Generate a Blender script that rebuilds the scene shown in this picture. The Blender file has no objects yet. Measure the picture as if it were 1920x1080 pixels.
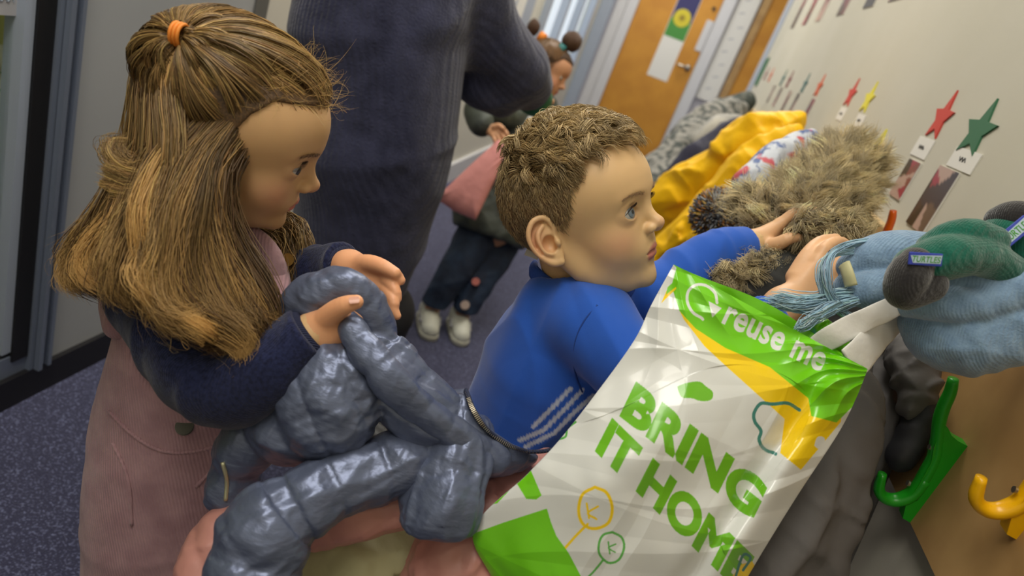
import bpy, math, random
import numpy as np
from mathutils import Vector, Matrix
rng = np.random.default_rng(7)
random.seed(7)

# ------------------------------------------------------------------ camera
FPX = 1295.0                       # focal length in pixels of the 1920 px wide frame
CAM_H = 1.15
def nrm(v):
    v = np.array(v, float); return v/np.linalg.norm(v)
_Z = nrm([1150, 2960, 1295]); _Y = np.array([337, 436, -1295.]); _Y = nrm(_Y-_Z*(_Y@_Z)); _X = np.cross(_Y, _Z)
R = np.array([_X, _Y, _Z])         # world = R @ camera
CAM = np.array([0, 0, CAM_H])
cam_data = bpy.data.cameras.new('camera'); cam = bpy.data.objects.new('camera', cam_data)
bpy.context.scene.collection.objects.link(cam)
cam.matrix_world = Matrix.Translation(Vector(CAM)) @ Matrix([list(r) for r in R]).to_4x4()
cam_data.sensor_width = 36; cam_data.lens = 36*FPX/1920; cam_data.clip_start = .02; cam_data.clip_end = 60
cam_data.dof.use_dof = True; cam_data.dof.focus_distance = .80; cam_data.dof.aperture_fstop = 4.0
sc = bpy.context.scene; sc.camera = cam
# ------------------------------------------------------------------ light and exposure
sc.view_settings.view_transform = 'Standard'; sc.view_settings.look = 'None'
sc.view_settings.gamma = 1; sc.view_settings.use_curve_mapping = False
sc.view_settings.exposure = 0.62
w = bpy.data.worlds.new('World'); sc.world = w; w.use_nodes = True
w.node_tree.nodes['Background'].inputs[0].default_value = (.95, .97, 1, 1)
w.node_tree.nodes['Background'].inputs[1].default_value = .30
def ceiling_area(x, y, sx, sy, power, col=(1, .95, .86)):
    l = bpy.data.lights.new('ceiling_lamp_or_fill', 'AREA'); l.shape = 'RECTANGLE'; l.size = sx; l.size_y = sy
    l.energy = power; l.color = col
    o = bpy.data.objects.new('ceiling_lamp_or_fill', l); sc.collection.objects.link(o); o.location = (x, y, 2.52)
ceiling_area(-.45, -.35, .6, .9, 9)  # added fill from behind the viewer to brighten the fronts, no lamp known there
ceiling_area(-.45, .55, .5, 1.1, 11)
ceiling_area(-.45, 2.3, .5, 1.1, 15)
ceiling_area(-.45, 4.4, .5, 1.1, 19)
ceiling_area(-.40, 6.5, .5, .9, 15)

# ------------------------------------------------------------------ helpers: space
def ray(px, py): return R@np.array([(px-960)/FPX, -(py-540)/FPX, -1.])
def at(px, py, d):                 # a point d metres in front of the lens plane
    return ray(px, py)*d+CAM
def ats(pts): return np.array([at(*p[:3]) for p in pts])
def onx(px, py, X): r = ray(px, py); return r*(X/r[0])+CAM
def ony(px, py, Y): r = ray(px, py); return r*(Y/r[1])+CAM
def dirw(x, y, z): return nrm(R@np.array([x, y, z], float))   # right, up, towards the viewer
# ------------------------------------------------------------------ helpers: materials
def mat(name, col=(.5, .5, .5), rough=.6, metal=0, spec=.5, sheen=0, attr=None, bump=None, noise=None, sss=0, coat=0, wave=None, emit=None, trans=0, alpha=1):
    m = bpy.data.materials.new(name); m.use_nodes = True; nt = m.node_tree; b = nt.nodes['Principled BSDF']
    L = nt.links.new; N = nt.nodes.new
    b.inputs['Base Color'].default_value = (*col, 1); b.inputs['Roughness'].default_value = rough
    b.inputs['Metallic'].default_value = metal; b.inputs['Specular IOR Level'].default_value = spec
    b.inputs['Sheen Weight'].default_value = sheen; b.inputs['Sheen Roughness'].default_value = .5
    b.inputs['Coat Weight'].default_value = coat; b.inputs['Transmission Weight'].default_value = trans
    if sss:
        b.inputs['Subsurface Weight'].default_value = sss; b.inputs['Subsurface Radius'].default_value = (.012, .005, .003)
        b.inputs['Subsurface Scale'].default_value = .6
    src = None
    if attr:
        a = N('ShaderNodeAttribute'); a.attribute_name = attr; src = a.outputs['Color']
    tc = N('ShaderNodeTexCoord')
    if noise:                       # (scale, colour2, lo, hi[, detail])
        n = N('ShaderNodeTexNoise'); n.inputs['Scale'].default_value = noise[0]; n.inputs['Detail'].default_value = noise[4] if len(noise) > 4 else 4
        L(tc.outputs['Object'], n.inputs['Vector'])
        mr = N('ShaderNodeMapRange'); mr.inputs[1].default_value = noise[2]; mr.inputs[2].default_value = noise[3]; L(n.outputs['Fac'], mr.inputs[0])
        mx = N('ShaderNodeMix'); mx.data_type = 'RGBA'; L(mr.outputs[0], mx.inputs[0])
        if src: L(src, mx.inputs[6])
        else: mx.inputs[6].default_value = (*col, 1)
        mx.inputs[7].default_value = (*noise[1], 1); src = mx.outputs[2]
    if src: L(src, b.inputs['Base Color'])
    if emit:
        b.inputs['Emission Color'].default_value = (*emit[0], 1); b.inputs['Emission Strength'].default_value = emit[1]
    nprev = None
    for bm_ in (bump or []):        # (kind, scale, strength, distance[, stretch vector])
        kind, scl, st, dist = bm_[:4]
        mp = N('ShaderNodeMapping'); L(tc.outputs['Object'], mp.inputs[0])
        if len(bm_) > 4: mp.inputs['Scale'].default_value = bm_[4]
        if len(bm_) > 5: mp.inputs['Rotation'].default_value = bm_[5]
        if kind == 'noise':
            t = N('ShaderNodeTexNoise'); t.inputs['Scale'].default_value = scl; t.inputs['Detail'].default_value = 5; o = t.outputs['Fac']
        elif kind == 'wave':
            t = N('ShaderNodeTexWave'); t.inputs['Scale'].default_value = scl; t.inputs['Distortion'].default_value = 1.2; t.inputs['Detail'].default_value = 1; o = t.outputs['Fac']
        elif kind == 'ridge':
            t = N('ShaderNodeTexNoise'); t.noise_type = 'RIDGED_MULTIFRACTAL'; t.inputs['Scale'].default_value = scl; t.inputs['Detail'].default_value = 3; o = t.outputs['Fac']
        else:
            t = N('ShaderNodeTexVoronoi'); t.inputs['Scale'].default_value = scl; o = t.outputs['Distance']
        L(mp.outputs[0], t.inputs['Vector'])
        bp = N('ShaderNodeBump'); bp.inputs['Strength'].default_value = st; bp.inputs['Distance'].default_value = dist
        L(o, bp.inputs['Height'])
        if nprev: L(nprev, bp.inputs['Normal'])
        nprev = bp.outputs['Normal']
    if nprev: L(nprev, b.inputs['Normal'])
    return m
# ------------------------------------------------------------------ helpers: objects
def tag(o, label=None, cat=None, group=None, kind=None):
    if label: o['label'] = label
    if cat: o['category'] = cat
    if group: o['group'] = group
    if kind: o['kind'] = kind
    return o
def empty(name, loc, label=None, cat=None, group=None):
    o = bpy.data.objects.new(name, None); sc.collection.objects.link(o); o.location = Vector([float(a) for a in loc]); o.empty_display_size = .05
    return tag(o, label, cat, group)
def world_loc(o):
    p = np.zeros(3)
    while o is not None: p = p+np.array(o.location); o = o.parent
    return p
def link_mesh(name, V, F, m, parent=None, col=None, smooth=True, origin=None, tris=False):
    """V (n,3) world coordinates; F: (k,4) or (k,3) array or list of index tuples; one mesh object"""
    V = np.asarray(V, np.float64)
    if parent is not None: org = world_loc(parent); loc = np.zeros(3)
    else:
        org = np.array(origin) if origin is not None else np.array([V[:, 0].mean(), V[:, 1].mean(), V[:, 2].min()]); loc = org
    me = bpy.data.meshes.new(name)
    if isinstance(F, np.ndarray):
        k, s = F.shape
        me.vertices.add(len(V)); me.vertices.foreach_set('co', (V-org).astype(np.float32).ravel())
        me.loops.add(k*s); me.loops.foreach_set('vertex_index', F.astype(np.int32).ravel())
        me.polygons.add(k); me.polygons.foreach_set('loop_start', np.arange(0, k*s, s, dtype=np.int32))
        me.polygons.foreach_set('loop_total', np.full(k, s, np.int32))
        me.update(calc_edges=True)
    else:
        me.from_pydata([tuple(v) for v in (V-org)], [], [tuple(f) for f in F]); me.update()
    if smooth: me.polygons.foreach_set('use_smooth', np.ones(len(me.polygons), bool))
    if col is not None:
        col = np.asarray(col, np.float32)
        if col.ndim == 1: col = np.tile(col, (len(V), 1))
        a = me.color_attributes.new('Col', 'FLOAT_COLOR', 'POINT')
        a.data.foreach_set('color', np.concatenate([col, np.ones((len(V), 1), np.float32)], 1).astype(np.float32).ravel())
    me.materials.append(m)
    o = bpy.data.objects.new(name, me); sc.collection.objects.link(o); o.location = Vector([float(a) for a in loc])
    if parent is not None: o.parent = parent
    return o
class MB:
    """collects boxes, tubes and prisms into one mesh"""
    def __init__(s): s.V = []; s.F = []; s.n = 0
    def add(s, V, F):
        V = np.asarray(V, float); s.V.append(V); s.F += [tuple(int(i)+s.n for i in f) for f in F]; s.n += len(V); return s
    def box(s, c, size, M=None, bev=0):
        c = np.array(c, float); h = np.array(size, float)/2
        if bev <= 0:
            V = np.array([[x, y, z] for x in (-1, 1) for y in (-1, 1) for z in (-1, 1)])*h
            F = [(0, 1, 3, 2), (4, 6, 7, 5), (0, 4, 5, 1), (2, 3, 7, 6), (0, 2, 6, 4), (1, 5, 7, 3)]
        else:
            V = []; F = []
            prof = [(-1, -1), (1, -1), (1, 1), (-1, 1)]
            def ring(hx, hy, z):
                r = []
                for (a, b) in [(-hx+bev, -hy), (hx-bev, -hy), (hx, -hy+bev), (hx, hy-bev), (hx-bev, hy), (-hx+bev, hy), (-hx, hy-bev), (-hx, -hy+bev)]: r.append((a, b, z))
                return r
            V = ring(h[0]-bev, h[1]-bev, -h[2])+ring(h[0], h[1], -h[2]+bev)+ring(h[0], h[1], h[2]-bev)+ring(h[0]-bev, h[1]-bev, h[2])
            V = np.array(V)
            for k in range(3):
                for i in range(8): F.append((k*8+i, k*8+(i+1) % 8, (k+1)*8+(i+1) % 8, (k+1)*8+i))
            F.append(tuple(range(7, -1, -1))); F.append(tuple(range(24, 32)))
        if M is not None: V = V@np.array(M).T
        return s.add(V+c, F)
    def tube(s, pts, rad, n=12, flat=None, cap=True, up=(0, 0, 1)):
        V, F = tube_mesh(pts, rad, n, flat, cap, up); return s.add(V, F)
    def prism(s, poly, org, ax, ay, az, d0, d1):
        """2D outline extruded along az from d0 to d1"""
        poly = np.array(poly, float); k = len(poly); base = np.array(org)+poly[:, :1]*np.array(ax)+poly[:, 1:]*np.array(ay)
        V = np.concatenate([base+np.array(az)*d0, base+np.array(az)*d1])
        F = [tuple(range(k-1, -1, -1)), tuple(range(k, 2*k))]+[(i, (i+1) % k, k+(i+1) % k, k+i) for i in range(k)]
        return s.add(V, F)
    def build(s, name, m, parent=None, smooth=False, col=None):
        o = link_mesh(name, np.concatenate(s.V), s.F, m, parent, smooth=smooth, col=col)
        return o
def cr(pts, n):
    """Catmull-Rom resampling of points (any dimension) to n samples"""
    P = np.asarray(pts, float)
    if len(P) < 3: 
        t = np.linspace(0, 1, n)[:, None]; return P[0]*(1-t)+P[-1]*t
    Q = np.concatenate([[2*P[0]-P[1]], P, [2*P[-1]-P[-2]]]); m = len(P)-1
    t = np.linspace(0, m-1e-9, n); i = t.astype(int); u = (t-i)[:, None]
    a, b, c, d = Q[i], Q[i+1], Q[i+2], Q[i+3]
    return .5*((2*b)+(-a+c)*u+(2*a-5*b+4*c-d)*u**2+(-a+3*b-3*c+d)*u**3)
def tube_mesh(pts, rad, n=12, flat=None, cap=True, up=(0, 0, 1)):
    P = np.asarray(pts, float); m = len(P); rad = np.broadcast_to(np.asarray(rad, float), (m,))
    T = np.gradient(P, axis=0); T /= np.linalg.norm(T, axis=1)[:, None]+1e-12
    A = np.zeros_like(P); a = np.array(up, float); a = a-T[0]*(a@T[0])
    if np.linalg.norm(a) < 1e-3: a = np.cross(T[0], [1, .3, .2])
    for i in range(m):
        a = a-T[i]*(a@T[i]); a /= np.linalg.norm(a)+1e-12; A[i] = a
    B = np.cross(T, A); th = np.linspace(0, 2*math.pi, n, endpoint=False)
    fa, fb = flat if flat is not None else (1, 1)
    fa = np.broadcast_to(fa, (m,)); fb = np.broadcast_to(fb, (m,))
    V = P[:, None]+(A*(rad*fa)[:, None])[:, None]*np.cos(th)[None, :, None]+(B*(rad*fb)[:, None])[:, None]*np.sin(th)[None, :, None]
    V = V.reshape(-1, 3); F = []
    for i in range(m-1):
        for j in range(n):
            k = (j+1) % n; F.append((i*n+j, i*n+k, (i+1)*n+k, (i+1)*n+j))
    if cap: F.append(tuple(range(n-1, -1, -1))); F.append(tuple(range((m-1)*n, m*n)))
    return V, F
# ------------------------------------------------------------------ helpers: distance-field modelling
def smin(a, b, k):
    if k <= 0: return np.minimum(a, b)
    h = np.clip(.5+.5*(b-a)/k, 0, 1); return b+(a-b)*h-k*h*(1-h)
def smax(a, b, k): return -smin(-a, -b, k)
def ell(P, c, r, M=None):
    q = P-np.array(c, np.float32)
    if M is not None: q = q@np.array(M, np.float32)      # columns of M: the ellipsoid's axes
    r = np.array(r, np.float32); a = q/r; k0 = np.sqrt((a*a).sum(1))+1e-9; a = q/(r*r); k1 = np.sqrt((a*a).sum(1))+1e-9
    return k0*(k0-1)/k1
def chain(P, pts, rad, n=0, closed=False, want=False):
    """rounded tube through pts with radii rad; want=True also returns the position along it (0..1)"""
    pts = np.asarray(pts, float); rad = np.broadcast_to(np.asarray(rad, float), (len(pts),))
    if n: q = cr(np.column_stack([pts, rad]), n); pts, rad = q[:, :3], q[:, 3]
    best = np.full(len(P), 1e9, np.float32); s = np.zeros(len(P), np.float32); m = len(pts)-1
    for i in range(m):
        a = pts[i].astype(np.float32); ab = (pts[i+1]-pts[i]).astype(np.float32); L2 = float(ab@ab)+1e-12
        t = np.clip(((P-a)@ab)/L2, 0, 1); d = np.sqrt((((P-a)-t[:, None]*ab)**2).sum(1))-(rad[i]+(rad[i+1]-rad[i])*t)
        mk = d < best; best = np.where(mk, d, best); s = np.where(mk, (i+t)/m, s)
    return (best, s) if want else best
def wob(P, freq, seed=0, n=6, stretch=None):
    """smooth pseudo-noise, about -1..1"""
    g = np.random.default_rng(seed); out = np.zeros(len(P), np.float32)
    for i in range(n):
        k = nrm(g.normal(size=3))*freq*g.uniform(.6, 1.6)
        if stretch is not None: k = k*np.array(stretch)
        out += np.sin(P@k.astype(np.float32)+g.uniform(0, 6.28))
    return out/(n**.5*1.1)
def ridg(P, freq, seed=0, n=3, stretch=None):
    """creases: 0..1, sharp at 0"""
    g = np.random.default_rng(seed); out = np.ones(len(P), np.float32)
    for i in range(n):
        k = nrm(g.normal(size=3))*freq*g.uniform(.6, 1.5)
        if stretch is not None: k = k*np.array(stretch)
        q = P@k.astype(np.float32)+g.uniform(0, 6.28)+.8*np.sin(P@(nrm(g.normal(size=3))*freq*.7).astype(np.float32)+g.uniform(0, 6))
        out = np.minimum(out, np.abs(np.sin(q)))
    return out
def sdf_mesh(f, lo, hi, h, slack=.003):
    """surface nets over f(P)->distance, evaluated only near the surface"""
    lo = np.array(lo, float); hi = np.array(hi, float); B = 6
    nb = np.maximum(np.ceil((hi-lo)/h/B).astype(int), 1); n = nb*B
    gx, gy, gz = [lo[i]+(np.arange(nb[i])*B+(B-1)/2)*h for i in range(3)]
    Cc = np.stack(np.meshgrid(gx, gy, gz, indexing='ij'), -1).reshape(-1, 3).astype(np.float32)
    dc = f(Cc); rad = B/2*h*1.7321
    keep = np.abs(dc) < rad*1.3+slack
    vals = np.repeat(np.repeat(np.repeat(np.where(dc < 0, -1., 1.).reshape(nb).astype(np.float32), B, 0), B, 1), B, 2)
    off = (np.stack(np.meshgrid(*[np.arange(B)]*3, indexing='ij'), -1).reshape(-1, 3)-(B-1)/2)*h
    bi = np.stack(np.unravel_index(np.nonzero(keep)[0], nb), 1); Ck = Cc[keep]
    io = np.stack(np.meshgrid(*[np.arange(B)]*3, indexing='ij'), -1).reshape(-1, 3)
    for s in range(0, len(Ck), 150):
        P = (Ck[s:s+150, None]+off[None]).reshape(-1, 3).astype(np.float32)
        ii = (bi[s:s+150, None]*B+io[None]).reshape(-1, 3)
        vals[ii[:, 0], ii[:, 1], ii[:, 2]] = f(P)
    vals[0] = vals[-1] = 1; vals[:, 0] = vals[:, -1] = 1; vals[:, :, 0] = vals[:, :, -1] = 1
    S = vals < 0
    cnt = np.zeros(tuple(n-1), np.int8)
    for a in (0, 1):
        for b in (0, 1):
            for c in (0, 1): cnt += S[a:n[0]-1+a, b:n[1]-1+b, c:n[2]-1+c]
    act = (cnt > 0) & (cnt < 8); I = np.stack(np.nonzero(act), 1)
    idx = np.full(tuple(n-1), -1, np.int64); idx[act] = np.arange(len(I))
    acc = np.zeros((len(I), 3)); num = np.zeros(len(I))
    for ax in range(3):
        o1, o2 = [i for i in range(3) if i != ax]
        for a in (0, 1):
            for b in (0, 1):
                p = I.copy(); p[:, o1] += a; p[:, o2] += b; q = p.copy(); q[:, ax] += 1
                va = vals[p[:, 0], p[:, 1], p[:, 2]]; vb = vals[q[:, 0], q[:, 1], q[:, 2]]
                m = (va < 0) != (vb < 0); t = np.where(m, va/np.where(m, va-vb, 1), 0)
                pt = p.astype(float); pt[:, ax] += t
                acc[m] += pt[m]; num[m] += 1
    V = lo+acc/num[:, None]*h
    Fs = []
    for ax in range(3):
        o1, o2 = (ax+1) % 3, (ax+2) % 3
        sl = [slice(1, n[i]-1) for i in range(3)]
        A = [slice(1, n[i]-2) for i in range(3)]; Bq = [slice(1, n[i]-2) for i in range(3)]; Bq[ax] = slice(2, n[ax]-1)
        sa = S[tuple(A)]; sb = S[tuple(Bq)]; e = np.stack(np.nonzero(sa != sb), 1)+1
        fl = S[e[:, 0], e[:, 1], e[:, 2]]
        c = []
        for (a, b) in ((0, 0), (-1, 0), (-1, -1), (0, -1)):
            p = e.copy(); p[:, o1] += a; p[:, o2] += b; c.append(idx[p[:, 0], p[:, 1], p[:, 2]])
        q = np.stack(c, 1); q[~fl] = q[~fl][:, ::-1]; Fs.append(q)
    F = np.concatenate(Fs); F = F[(F >= 0).all(1)]
    return V, F
def lap(V, F, it=1, lam=.5):
    e = np.concatenate([F[:, [i, (i+1) % F.shape[1]]] for i in range(F.shape[1])]); e = np.concatenate([e, e[:, ::-1]])
    deg = np.bincount(e[:, 0], minlength=len(V)).astype(float)+1e-9
    for _ in range(it):
        A = np.stack([np.bincount(e[:, 0], weights=V[e[:, 1], k], minlength=len(V)) for k in range(3)], 1)/deg[:, None]
        V = V+lam*(A-V)
    return V
def sdf_obj(name, f, pts, pad, h, m, parent=None, colf=None, smooth_it=1, slack=.003):
    pts = np.asarray(pts, float); V, F = sdf_mesh(f, pts.min(0)-pad, pts.max(0)+pad, h, slack)
    V = lap(V, F, smooth_it) if smooth_it else V
    return link_mesh(name, V, F, m, parent, col=colf(V.astype(np.float32)) if colf else None)
# ------------------------------------------------------------------ helpers: strands
def fade(col, k, end, near=None, var=.25, g=None, p=1.5, amt=.7):
    """per-point strand colours: the ends are the fairer colour, each lock has its own tone"""
    g = g or rng; c = np.asarray(col)[:, None].repeat(k, 1); t = (np.linspace(0, 1, k)**p*amt)[None, :, None]
    c = c*(1-t)+np.array(end)*t
    if near is not None: c = c*np.exp(g.normal(0, var, near.max()+1))[near][:, None, None]
    return np.clip(c, 0, 1)
def strand_mesh(name, paths, r0, m, parent=None, col=None, tip=.25, r1=None):
    """paths (n,k,3): each a thin three-sided tapering tube"""
    paths = np.asarray(paths, float); n, k, _ = paths.shape
    T = np.gradient(paths, axis=1); T /= np.linalg.norm(T, axis=2, keepdims=True)+1e-12
    ref = nrm([.31, .52, .79]); A = np.cross(T, ref); A /= np.linalg.norm(A, axis=2, keepdims=True)+1e-9; B = np.cross(T, A)
    prof = np.interp(np.linspace(0, 1, k), [0, .1, .6, 1], [.8, 1, 1, tip])
    rr = (np.broadcast_to(np.asarray(r0, float), (n,))[:, None]*prof[None])[..., None]
    V = np.stack([paths+rr*(A*math.cos(a)+B*math.sin(a)) for a in (0, 2.0944, 4.18879)], 2).reshape(-1, 3)
    base = (np.arange(n)[:, None]*k+np.arange(k-1)[None]).ravel()*3; F = []
    for a in range(3):
        b = (a+1) % 3; F.append(np.stack([base+a, base+b, base+3+b, base+3+a], 1))
    F = np.concatenate(F)
    c = None
    if col is not None:
        col = np.asarray(col, float); c = np.repeat(col, k*3, 0) if col.ndim == 2 else np.repeat(col.reshape(-1, 3), 3, 0)
    return link_mesh(name, V, F, m, parent, col=c)
def sheet(guides, n, k=14, thick=.004, wav=.003, wfreq=3, clump=40, frizz=.0015, g=None, lenvar=0, curl=0):
    """hair between neighbouring guide curves. guides: list of (j,3) curves. Returns paths (n,k,3)"""
    g = g or rng; G = np.array([cr(x, k) for x in guides]); m = len(G)
    nc = max(clump, 1); cu = np.sort(g.uniform(0, 1, nc)); ci = g.integers(0, nc, n); t = np.linspace(0, 1, k)
    u = g.uniform(0, 1, n)
    def ev(u):
        x = u*(m-1); i = np.minimum(x.astype(int), m-2); fr = (x-i)[:, None, None]
        q = [G[np.clip(i+o, 0, m-1)] for o in (-1, 0, 1, 2)]
        a, b, c, d = q
        return .5*((2*b)+(-a+c)*fr+(2*a-5*b+4*c-d)*fr**2+(-a+3*b-3*c+d)*fr**3)
    cc = cu[ci]+g.normal(0, .35/nc, n)
    pull = np.clip(t*1.3, 0, 1)[None, :, None]*.75
    uu = np.clip(u, 0, 1); near = np.argmin(np.abs(uu[:, None]-cu[None]), 1); uc = np.clip(cu[near]+g.normal(0, .25/nc, n), 0, 1)
    P = ev(uu)*(1-pull)+ev(uc)*pull
    ph = g.uniform(0, 6.28, (nc, 3)); am = g.uniform(.4, 1, nc)*wav; wf = g.uniform(.7, 1.3, nc)*wfreq
    d1 = g.normal(size=(nc, 3)); d2 = g.normal(size=(nc, 3)); d1 /= np.linalg.norm(d1, axis=1)[:, None]; d2 /= np.linalg.norm(d2, axis=1)[:, None]
    s = np.sin(6.28*wf[near][:, None]*t+ph[near, :1])*am[near][:, None]*np.clip(t*3, 0, 1); s2 = np.cos(6.28*wf[near][:, None]*t*.8+ph[near, 1:2])*am[near][:, None]*np.clip(t*3, 0, 1)
    P = P+s[..., None]*d1[near][:, None]+s2[..., None]*d2[near][:, None]
    off = g.normal(size=(n, 1, 3))*thick*(.25+.75*np.sin(np.clip(t, 0, 1)*2.6)[None, :, None]); P = P+off
    if curl:
        a = g.uniform(5, 9, nc)[near][:, None]*t+ph[near, 2:3]; amp = curl*g.uniform(.4, 1.2, nc)[near][:, None]*t**2.5
        P = P+(np.sin(a)*amp)[..., None]*d1[near][:, None]+(np.cos(a)*amp)[..., None]*d2[near][:, None]
    if lenvar:
        f = (1-lenvar*g.uniform(0, 1, nc)[near])*(1-.08*g.uniform(0, 1, n)); x = t[None]*f[:, None]*(k-1); i0 = np.minimum(x.astype(int), k-2); fr = (x-i0)[..., None]; r_ = np.arange(n)[:, None]; P = P[r_, i0]*(1-fr)+P[r_, i0+1]*fr
    P = P+np.cumsum(g.normal(size=(n, k, 3)), 1)*frizz*.5
    sheet.near = near; return P
def hair_cols(n, base, var=.25, light=None, g=None, hv=.1):
    g = g or rng; base = np.array(base); f = np.exp(g.normal(0, var, n))[:, None]; c = base*f
    if light is not None:
        t = (g.uniform(0, 1, n)**3)[:, None]; c = c*(1-t)+np.array(light)*t
    return np.clip(c*(1+g.normal(0, hv*.4, (n, 3))), 0, 1)
# ------------------------------------------------------------------ materials
M = {}
M['skin'] = mat('skin', rough=.48, attr='Col', sss=.12, bump=[('noise', 900, .08, .0004)])
M['eye'] = mat('eye', rough=.06, attr='Col', spec=.6)
M['lash'] = mat('lash_hair', rough=.6, attr='Col')
def hair_mat(name, rough=.42):
    m = mat(name, rough=rough, attr='Col', spec=.45); return m
M['hair'] = hair_mat('hair_strands')
def S(r, g, b): return tuple((c/255/12.92 if c <= 10 else ((c/255+.055)/1.055)**2.4) for c in (r, g, b))
M['wall_right'] = mat('wall_paint_cream', S(194, 190, 176), .75, bump=[('noise', 260, .12, .0006)], noise=(3, S(188, 184, 168), .3, .7))
M['wall_left'] = mat('wall_panel_grey', S(168, 170, 171), .7, bump=[('noise', 300, .1, .0005)], noise=(2, S(160, 163, 165), .3, .7))
M['wall_warm'] = mat('wall_panel_warm', S(205, 202, 190), .7)
M['ceiling'] = mat('ceiling_white', S(225, 222, 214), .8)
M['carpet'] = mat('carpet', S(60, 61, 86), .95, spec=.1, sheen=.2, noise=(240, S(122, 128, 164), .52, .75, 2), bump=[('noise', 300, .8, .003)])
M['skirting'] = mat('skirting_black', S(26, 25, 28), .5)
M['alu'] = mat('frame_grey_metal', S(128, 138, 156), .38, metal=.35)
M['alu_dark'] = mat('frame_dark_metal', S(96, 96, 92), .5)
M['seal'] = mat('black_seal', S(24, 24, 26), .5)
M['glass'] = mat('window_glass', (.9, .95, .92), .02, trans=1)
M['glass'].node_tree.nodes['Principled BSDF'].inputs['IOR'].default_value = 1.02
M['paper'] = mat('paper', S(222, 220, 214), .7)
M['papergrey'] = mat('paper_grey', S(178, 178, 182), .7)
M['lime_wall'] = mat('lime_paint', S(190, 190, 120), .8)
M['door'] = mat('door_veneer', S(204, 144, 50), .45, noise=(5, S(188, 128, 42), .35, .65), bump=[('noise', 60, .1, .0005, (1, 1, .1))])
M['door_white'] = mat('frame_white', S(205, 205, 208), .5)
M['frame_blue'] = mat('frame_pale_blue', S(160, 170, 186), .5)
M['steel'] = mat('brushed_steel', S(190, 185, 175), .3, metal=1)
M['wood_board'] = mat('board_wood', S(184, 148, 96), .5, noise=(9, S(164, 128, 80), .35, .65), bump=[('noise', 40, .15, .0006, (1, .1, 1))])
M['wood_edge'] = mat('board_edge', S(205, 175, 125), .5)
def plastic(n, c, r=.32, coat=.0): return mat(n, c, r, spec=.5, coat=coat)
# ------------------------------------------------------------------ heads
# local head frame: x forward, y towards the figure's left, z up; origin in the middle of the skull
class Frame:
    def __init__(s, o, fwd, up, scale=1.0):
        s.o = np.array(o, float); f = nrm(fwd); u = np.array(up, float); u = nrm(u-f*(u@f)); l = np.cross(u, f)
        s.M = np.stack([f, l, u], 1); s.k = scale       # columns: axes in the world
    def w(s, p): return s.o+(np.atleast_2d(np.asarray(p, float))*s.k)@s.M.T
    def w1(s, p): return s.w(p)[0]
    def l(s, P): return (((P-s.o.astype(np.float32))@s.M.astype(np.float32))/s.k).astype(np.float32)
EYE_C = np.array([.0620, .0278, -.004]); EYE_R = .0140
def ear_local(q, sgn, out=.5):
    base = np.array([-.018, sgn*.0705, -.014]); co = math.cos(out); si = math.sin(out)
    c = np.array([si, sgn*co, 0]); a = np.array([co, -sgn*si, 0]); b = np.array([-.22, 0, .975])
    a = nrm(a-b*(a@b)); c = np.cross(b, a)*sgn
    return (q-base.astype(np.float32))@np.stack([a, b, c*1.0], 1).astype(np.float32)
def ear_sdf(d0, q, sgn, out=.5):
    """joins an ear to the head distance d0; ear frame: a forward, b up, c outwards"""
    p = ear_local(q, sgn, out)
    plate = ell(p, (-.002, .002, .004), (.0165, .0265, .0050)); plate = smin(plate, ell(p, (.004, -.020, .004), (.0085, .0100, .0050)), .005)
    helix = chain(p, [(.0105, .002, .006), (.0135, .014, .0085), (.0085, .0262, .0105), (-.0045, .0278, .0125), (-.0150, .0170, .0130), (-.0170, .0020, .0120), (-.0125, -.013, .0095), (-.0035, -.0245, .0070), (.0070, -.0275, .0060)], [.0020, .0027, .0031, .0033, .0033, .0031, .0030, .0038, .0034], n=28)
    anti = chain(p, [(.0035, .0185, .0085), (-.0050, .0125, .0105), (-.0088, .0025, .0112), (-.0072, -.0085, .0102), (.0000, -.0148, .0090)], [.0024, .0030, .0032, .0032, .0030], n=14)
    d = smin(plate, helix, .0030); d = smin(d, anti, .0030); d = smin(d, ell(p, (.006, 0, -.002), (.014, .022, .007)), .006)
    d = smin(d0, d, .004)
    d = smax(d, -ell(p, (.0030, -.0035, .0085), (.0082, .0100, .0092)), .0022)
    d = smax(d, -chain(p, [(.0075, .0190, .0120), (-.0020, .0215, .0140), (-.0105, .0135, .0145), (-.0130, .0020, .0135), (-.0108, -.0095, .0115)], [.0020, .0026, .0027, .0026, .0018], n=14), .0018)
    return smin(d, ell(p, (.0115, -.0050, .0085), (.0038, .0058, .0050)), .0028)
def longer(q, o):
    k = o.get('long', 1.0)
    if k == 1.0: return q
    q = q.copy(); z = q[:, 2]; w_ = np.clip((q[:, 0]+.02)/.04, 0, 1); zz = np.where(z < -.034, -.034+(z+.034)/k, z); q[:, 2] = z*(1-w_)+zz*w_; return q
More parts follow.
